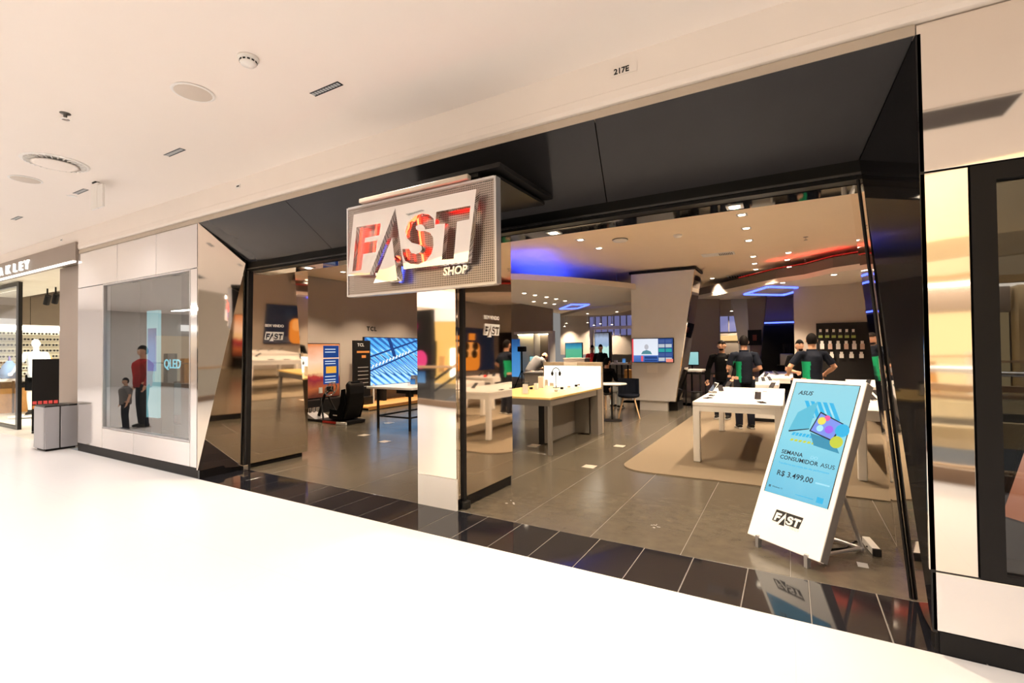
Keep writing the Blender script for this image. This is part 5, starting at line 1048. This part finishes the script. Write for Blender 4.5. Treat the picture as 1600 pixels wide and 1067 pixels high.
struct(MB().box(30, 30.2, -40, 2, -5, 9).box(-40.2, -40, -40, 2, -5, 9).box(-40, 30, -40.2, -40, -5, 9.2).build('wall_mall_ends', mat('mall_wall', (.82, .74, .64), .6)))
struct(MB().box(-40, 30, -40, -16.2, 9.05, 9.15).box(-40, 30, -6.2, 2, 9.05, 9.15).build('ceiling_atrium', M['mall_ceiling']))
struct(MB().box(-40, 8, -.5+.6, .2, 3.46, 9).build('wall_upper', cream))
sho = []
for k in range(9):
    x = -30+k*5.6
    t = thing('opposite_shop', 'lit shopfront across the atrium, seen only in reflections', 'shop', (x, -17.5, 0), 0, 'shopfronts across the atrium')
    box('window_glow', glow('shop_warm%d' % k, ((1, .72, .36), (1, .82, .6), (.9, .85, .8))[k % 3], (1.5, .9, 1.1)[k % 3]), t, -2.3, 2.3, -.1, 0, .1, 2.5); box('sign_band', M['black' if k % 2 else 'taupe'], t, -2.3, 2.3, -.1, .15, 2.5, 3.3); box('pier', cream, t, 2.4, 3.2, -.2, .4, 0, 3.38)
    for q_ in range(4): box('display_block', M[('blackcloth', 'graycloth', 'wood', 'white')[q_]], t, -2+q_*1.1, -1.5+q_*1.1, .02, .3, .0, .8+.3*(q_ % 2))
struct(MB().box(-40, -14, -16, -6.5, -.05, -.002).build('floor_mall_wing', M['mall_floor'])); struct(MB().box(-40, -14, -15.5, -6.7, CZ+.005, CZ+.9).build('ceiling_wing', M['mall_ceiling']))
struct(box('wall_mall_left', mat('mall_gray', (.55, .52, .50), .6), None, -26.2, -26, -16, -.05, 0, CZ))
light('AREA', 'hall_lamps_offscreen', (-20, -8, CZ-.02), 420, (1, .96, .92), shape='RECTANGLE', size=8, size_y=.3)
for k, y in enumerate((-3.2, -10.0, -13.9)):
    t = thing('hall_end_shop', ('shopfront with a white sign at the hall end, seen in the display window', 'warm shopfront at the end of the mall hall, seen in the display window', 'blue-white shopfront at the end of the mall hall, seen in the display window')[k], 'shop', (-25.95, y, 0), PI/2)
    box('window_glow', glow('hall_shop%d' % k, ((.9, .85, .8), (1, .75, .5), (.6, .7, 1))[k], .9), t, -1.9, 1.9, -.05, -.02, .1, 2.3); box('sign_glow', M['led_white'], t, -.8, .8, -.06, -.02, 2.55, 2.85)
    for q_ in range(5): box('mannequin_block', M[('blackcloth', 'graycloth', 'jeans', 'wood', 'taupe')[q_]], t, -1.7+q_*.72, -1.3+q_*.72, -.5, -.1, 0, 1.2+.25*(q_ % 3))
cg = thing('curved_gallery', 'curved cream gallery tiers with rails across the atrium, seen in the polished strip', 'gallery', (2.2, -6.5, 0))
for q_, (z_, r_, mt_) in enumerate(((.55, 3.2, 'wood_leg'), (.95, 3.2, 'chrome'), (-.35, 3.6, 'chrome'), (-.95, 4.0, 'wood_leg'), (-1.6, 4.4, 'chrome'))): MB().tube([(r_*math.cos(a), r_*.8*math.sin(a), z_) for a in [PI+k_*PI/16 for k_ in range(17)]], .05, 8).build('rail', M[mt_], cg, smooth=True)
for q_, (z_, r_) in enumerate(((-.1, 3.3), (-1.3, 4.2), (3.6, 5.0))): m = MB(); m.prism([(r_*math.cos(a), r_*.8*math.sin(a), z_-.3) for a in [PI+k_*PI/16 for k_ in range(17)]] + [((r_+.3)*math.cos(a), (r_+.3)*.8*math.sin(a), z_-.3) for a in [2*PI-k_*PI/16 for k_ in range(17)]], (0, 0, .45)); m.build('tier', cream, cg)
r2 = thing('opposite_rail', 'handrail of the gallery across the atrium, seen only in reflections', 'balustrade', (0, -14.9, 0)); box('glass', M['glass'], r2, -14, 30, -.01, .01, 0, 1.0); box('rail', M['wood_leg'], r2, -14, 30, -.04, .04, 1.0, 1.06)
es = thing('escalator', 'black-railed escalator crossing the atrium, seen in the column mirror', 'escalator', (on_y(690, 560, 10.58).x, -9.5, 0)); MB().prism([(-3.5, -.5, -2.5), (3.0, -.5, 1.2), (3.0, -.5, .6), (-3.5, -.5, -3.1)], (0, 1.0, 0)).build('truss', M['gray_metal'], es)
for y_ in (-.5, .5): MB().tube([(-3.5, y_, -1.6), (3.0, y_, 2.1)], .05, 6).build('handrail', M['black'], es)
tm = thing('mall_totem', 'tall black mall totem with a pink disc, seen in the column mirror', 'totem', (on_y(657, 550, 8.38).x, -7.3, 0), .1); box('panel', M['black'], tm, -.55, .55, -.08, .08, -5, 2.7); MB().lathe([(.16, 0), (.16, .01)]).build('disc', g('totem_pink', (.9, .05, .25)), tm, loc=(-.2, .085, 2.2), rot=(-PI/2, 0, 0)); MB().lathe([(.28, 0), (.28, .01)]).build('disc', g('totem_pink', (.9, .05, .25)), tm, loc=(.1, .085, 1.2), rot=(-PI/2, 0, 0)); box('picture', M['scr_blue'], tm, -.3, .3, .08, .085, .5, .85)
xa_, xb_ = on_y(635, 550, 14.1).x, on_y(722, 550, 14.1).x
cf = thing('golden_cafe', 'golden lit cafe front across the atrium, seen in the column mirror', 'shop', ((xa_+xb_)/2, -13.0, 0)); hw_ = (xb_-xa_)/2
box('glow_wall', glow('cafe_gold', (1, .58, .16), 1.15), cf, -hw_, hw_, -.1, 0, 0, 2.75); box('band', M['white'], cf, -hw_, hw_, -.1, .1, 2.75, 3.3)
for k in range(6): box('shelf_block', (M['wood'], M['lamp_dim'], M['blackcloth'])[k % 3], cf, -hw_+.3+k*.62, -hw_+.6+k*.62, .02, .25, .3+.2*(k % 2), 1.2+.35*(k % 3))
vg = thing('ceiling_grille', 'slatted return air grille in the mall ceiling above the camera', 'vent', (1.25, -2.2, CZ)); MB().box(-.32, .32, -.24, -.22, -.012, 0).box(-.32, .32, .22, .24, -.012, 0).box(-.32, -.30, -.22, .22, -.012, 0).box(.30, .32, -.22, .22, -.012, 0).build('frame', M['white_plastic'], vg)
for k in range(14): box('slat', M['graycloth'], vg, -.3, .3, -.21+k*.03, -.195+k*.03, -.008, 0)

# ================================================================== finish
bpy.data.scenes.remove(TMP)
for o in list(SC.objects):
    if o.parent is None:
        o.location = o.location*K
        if o.type != 'CAMERA': o.scale = o.scale*K
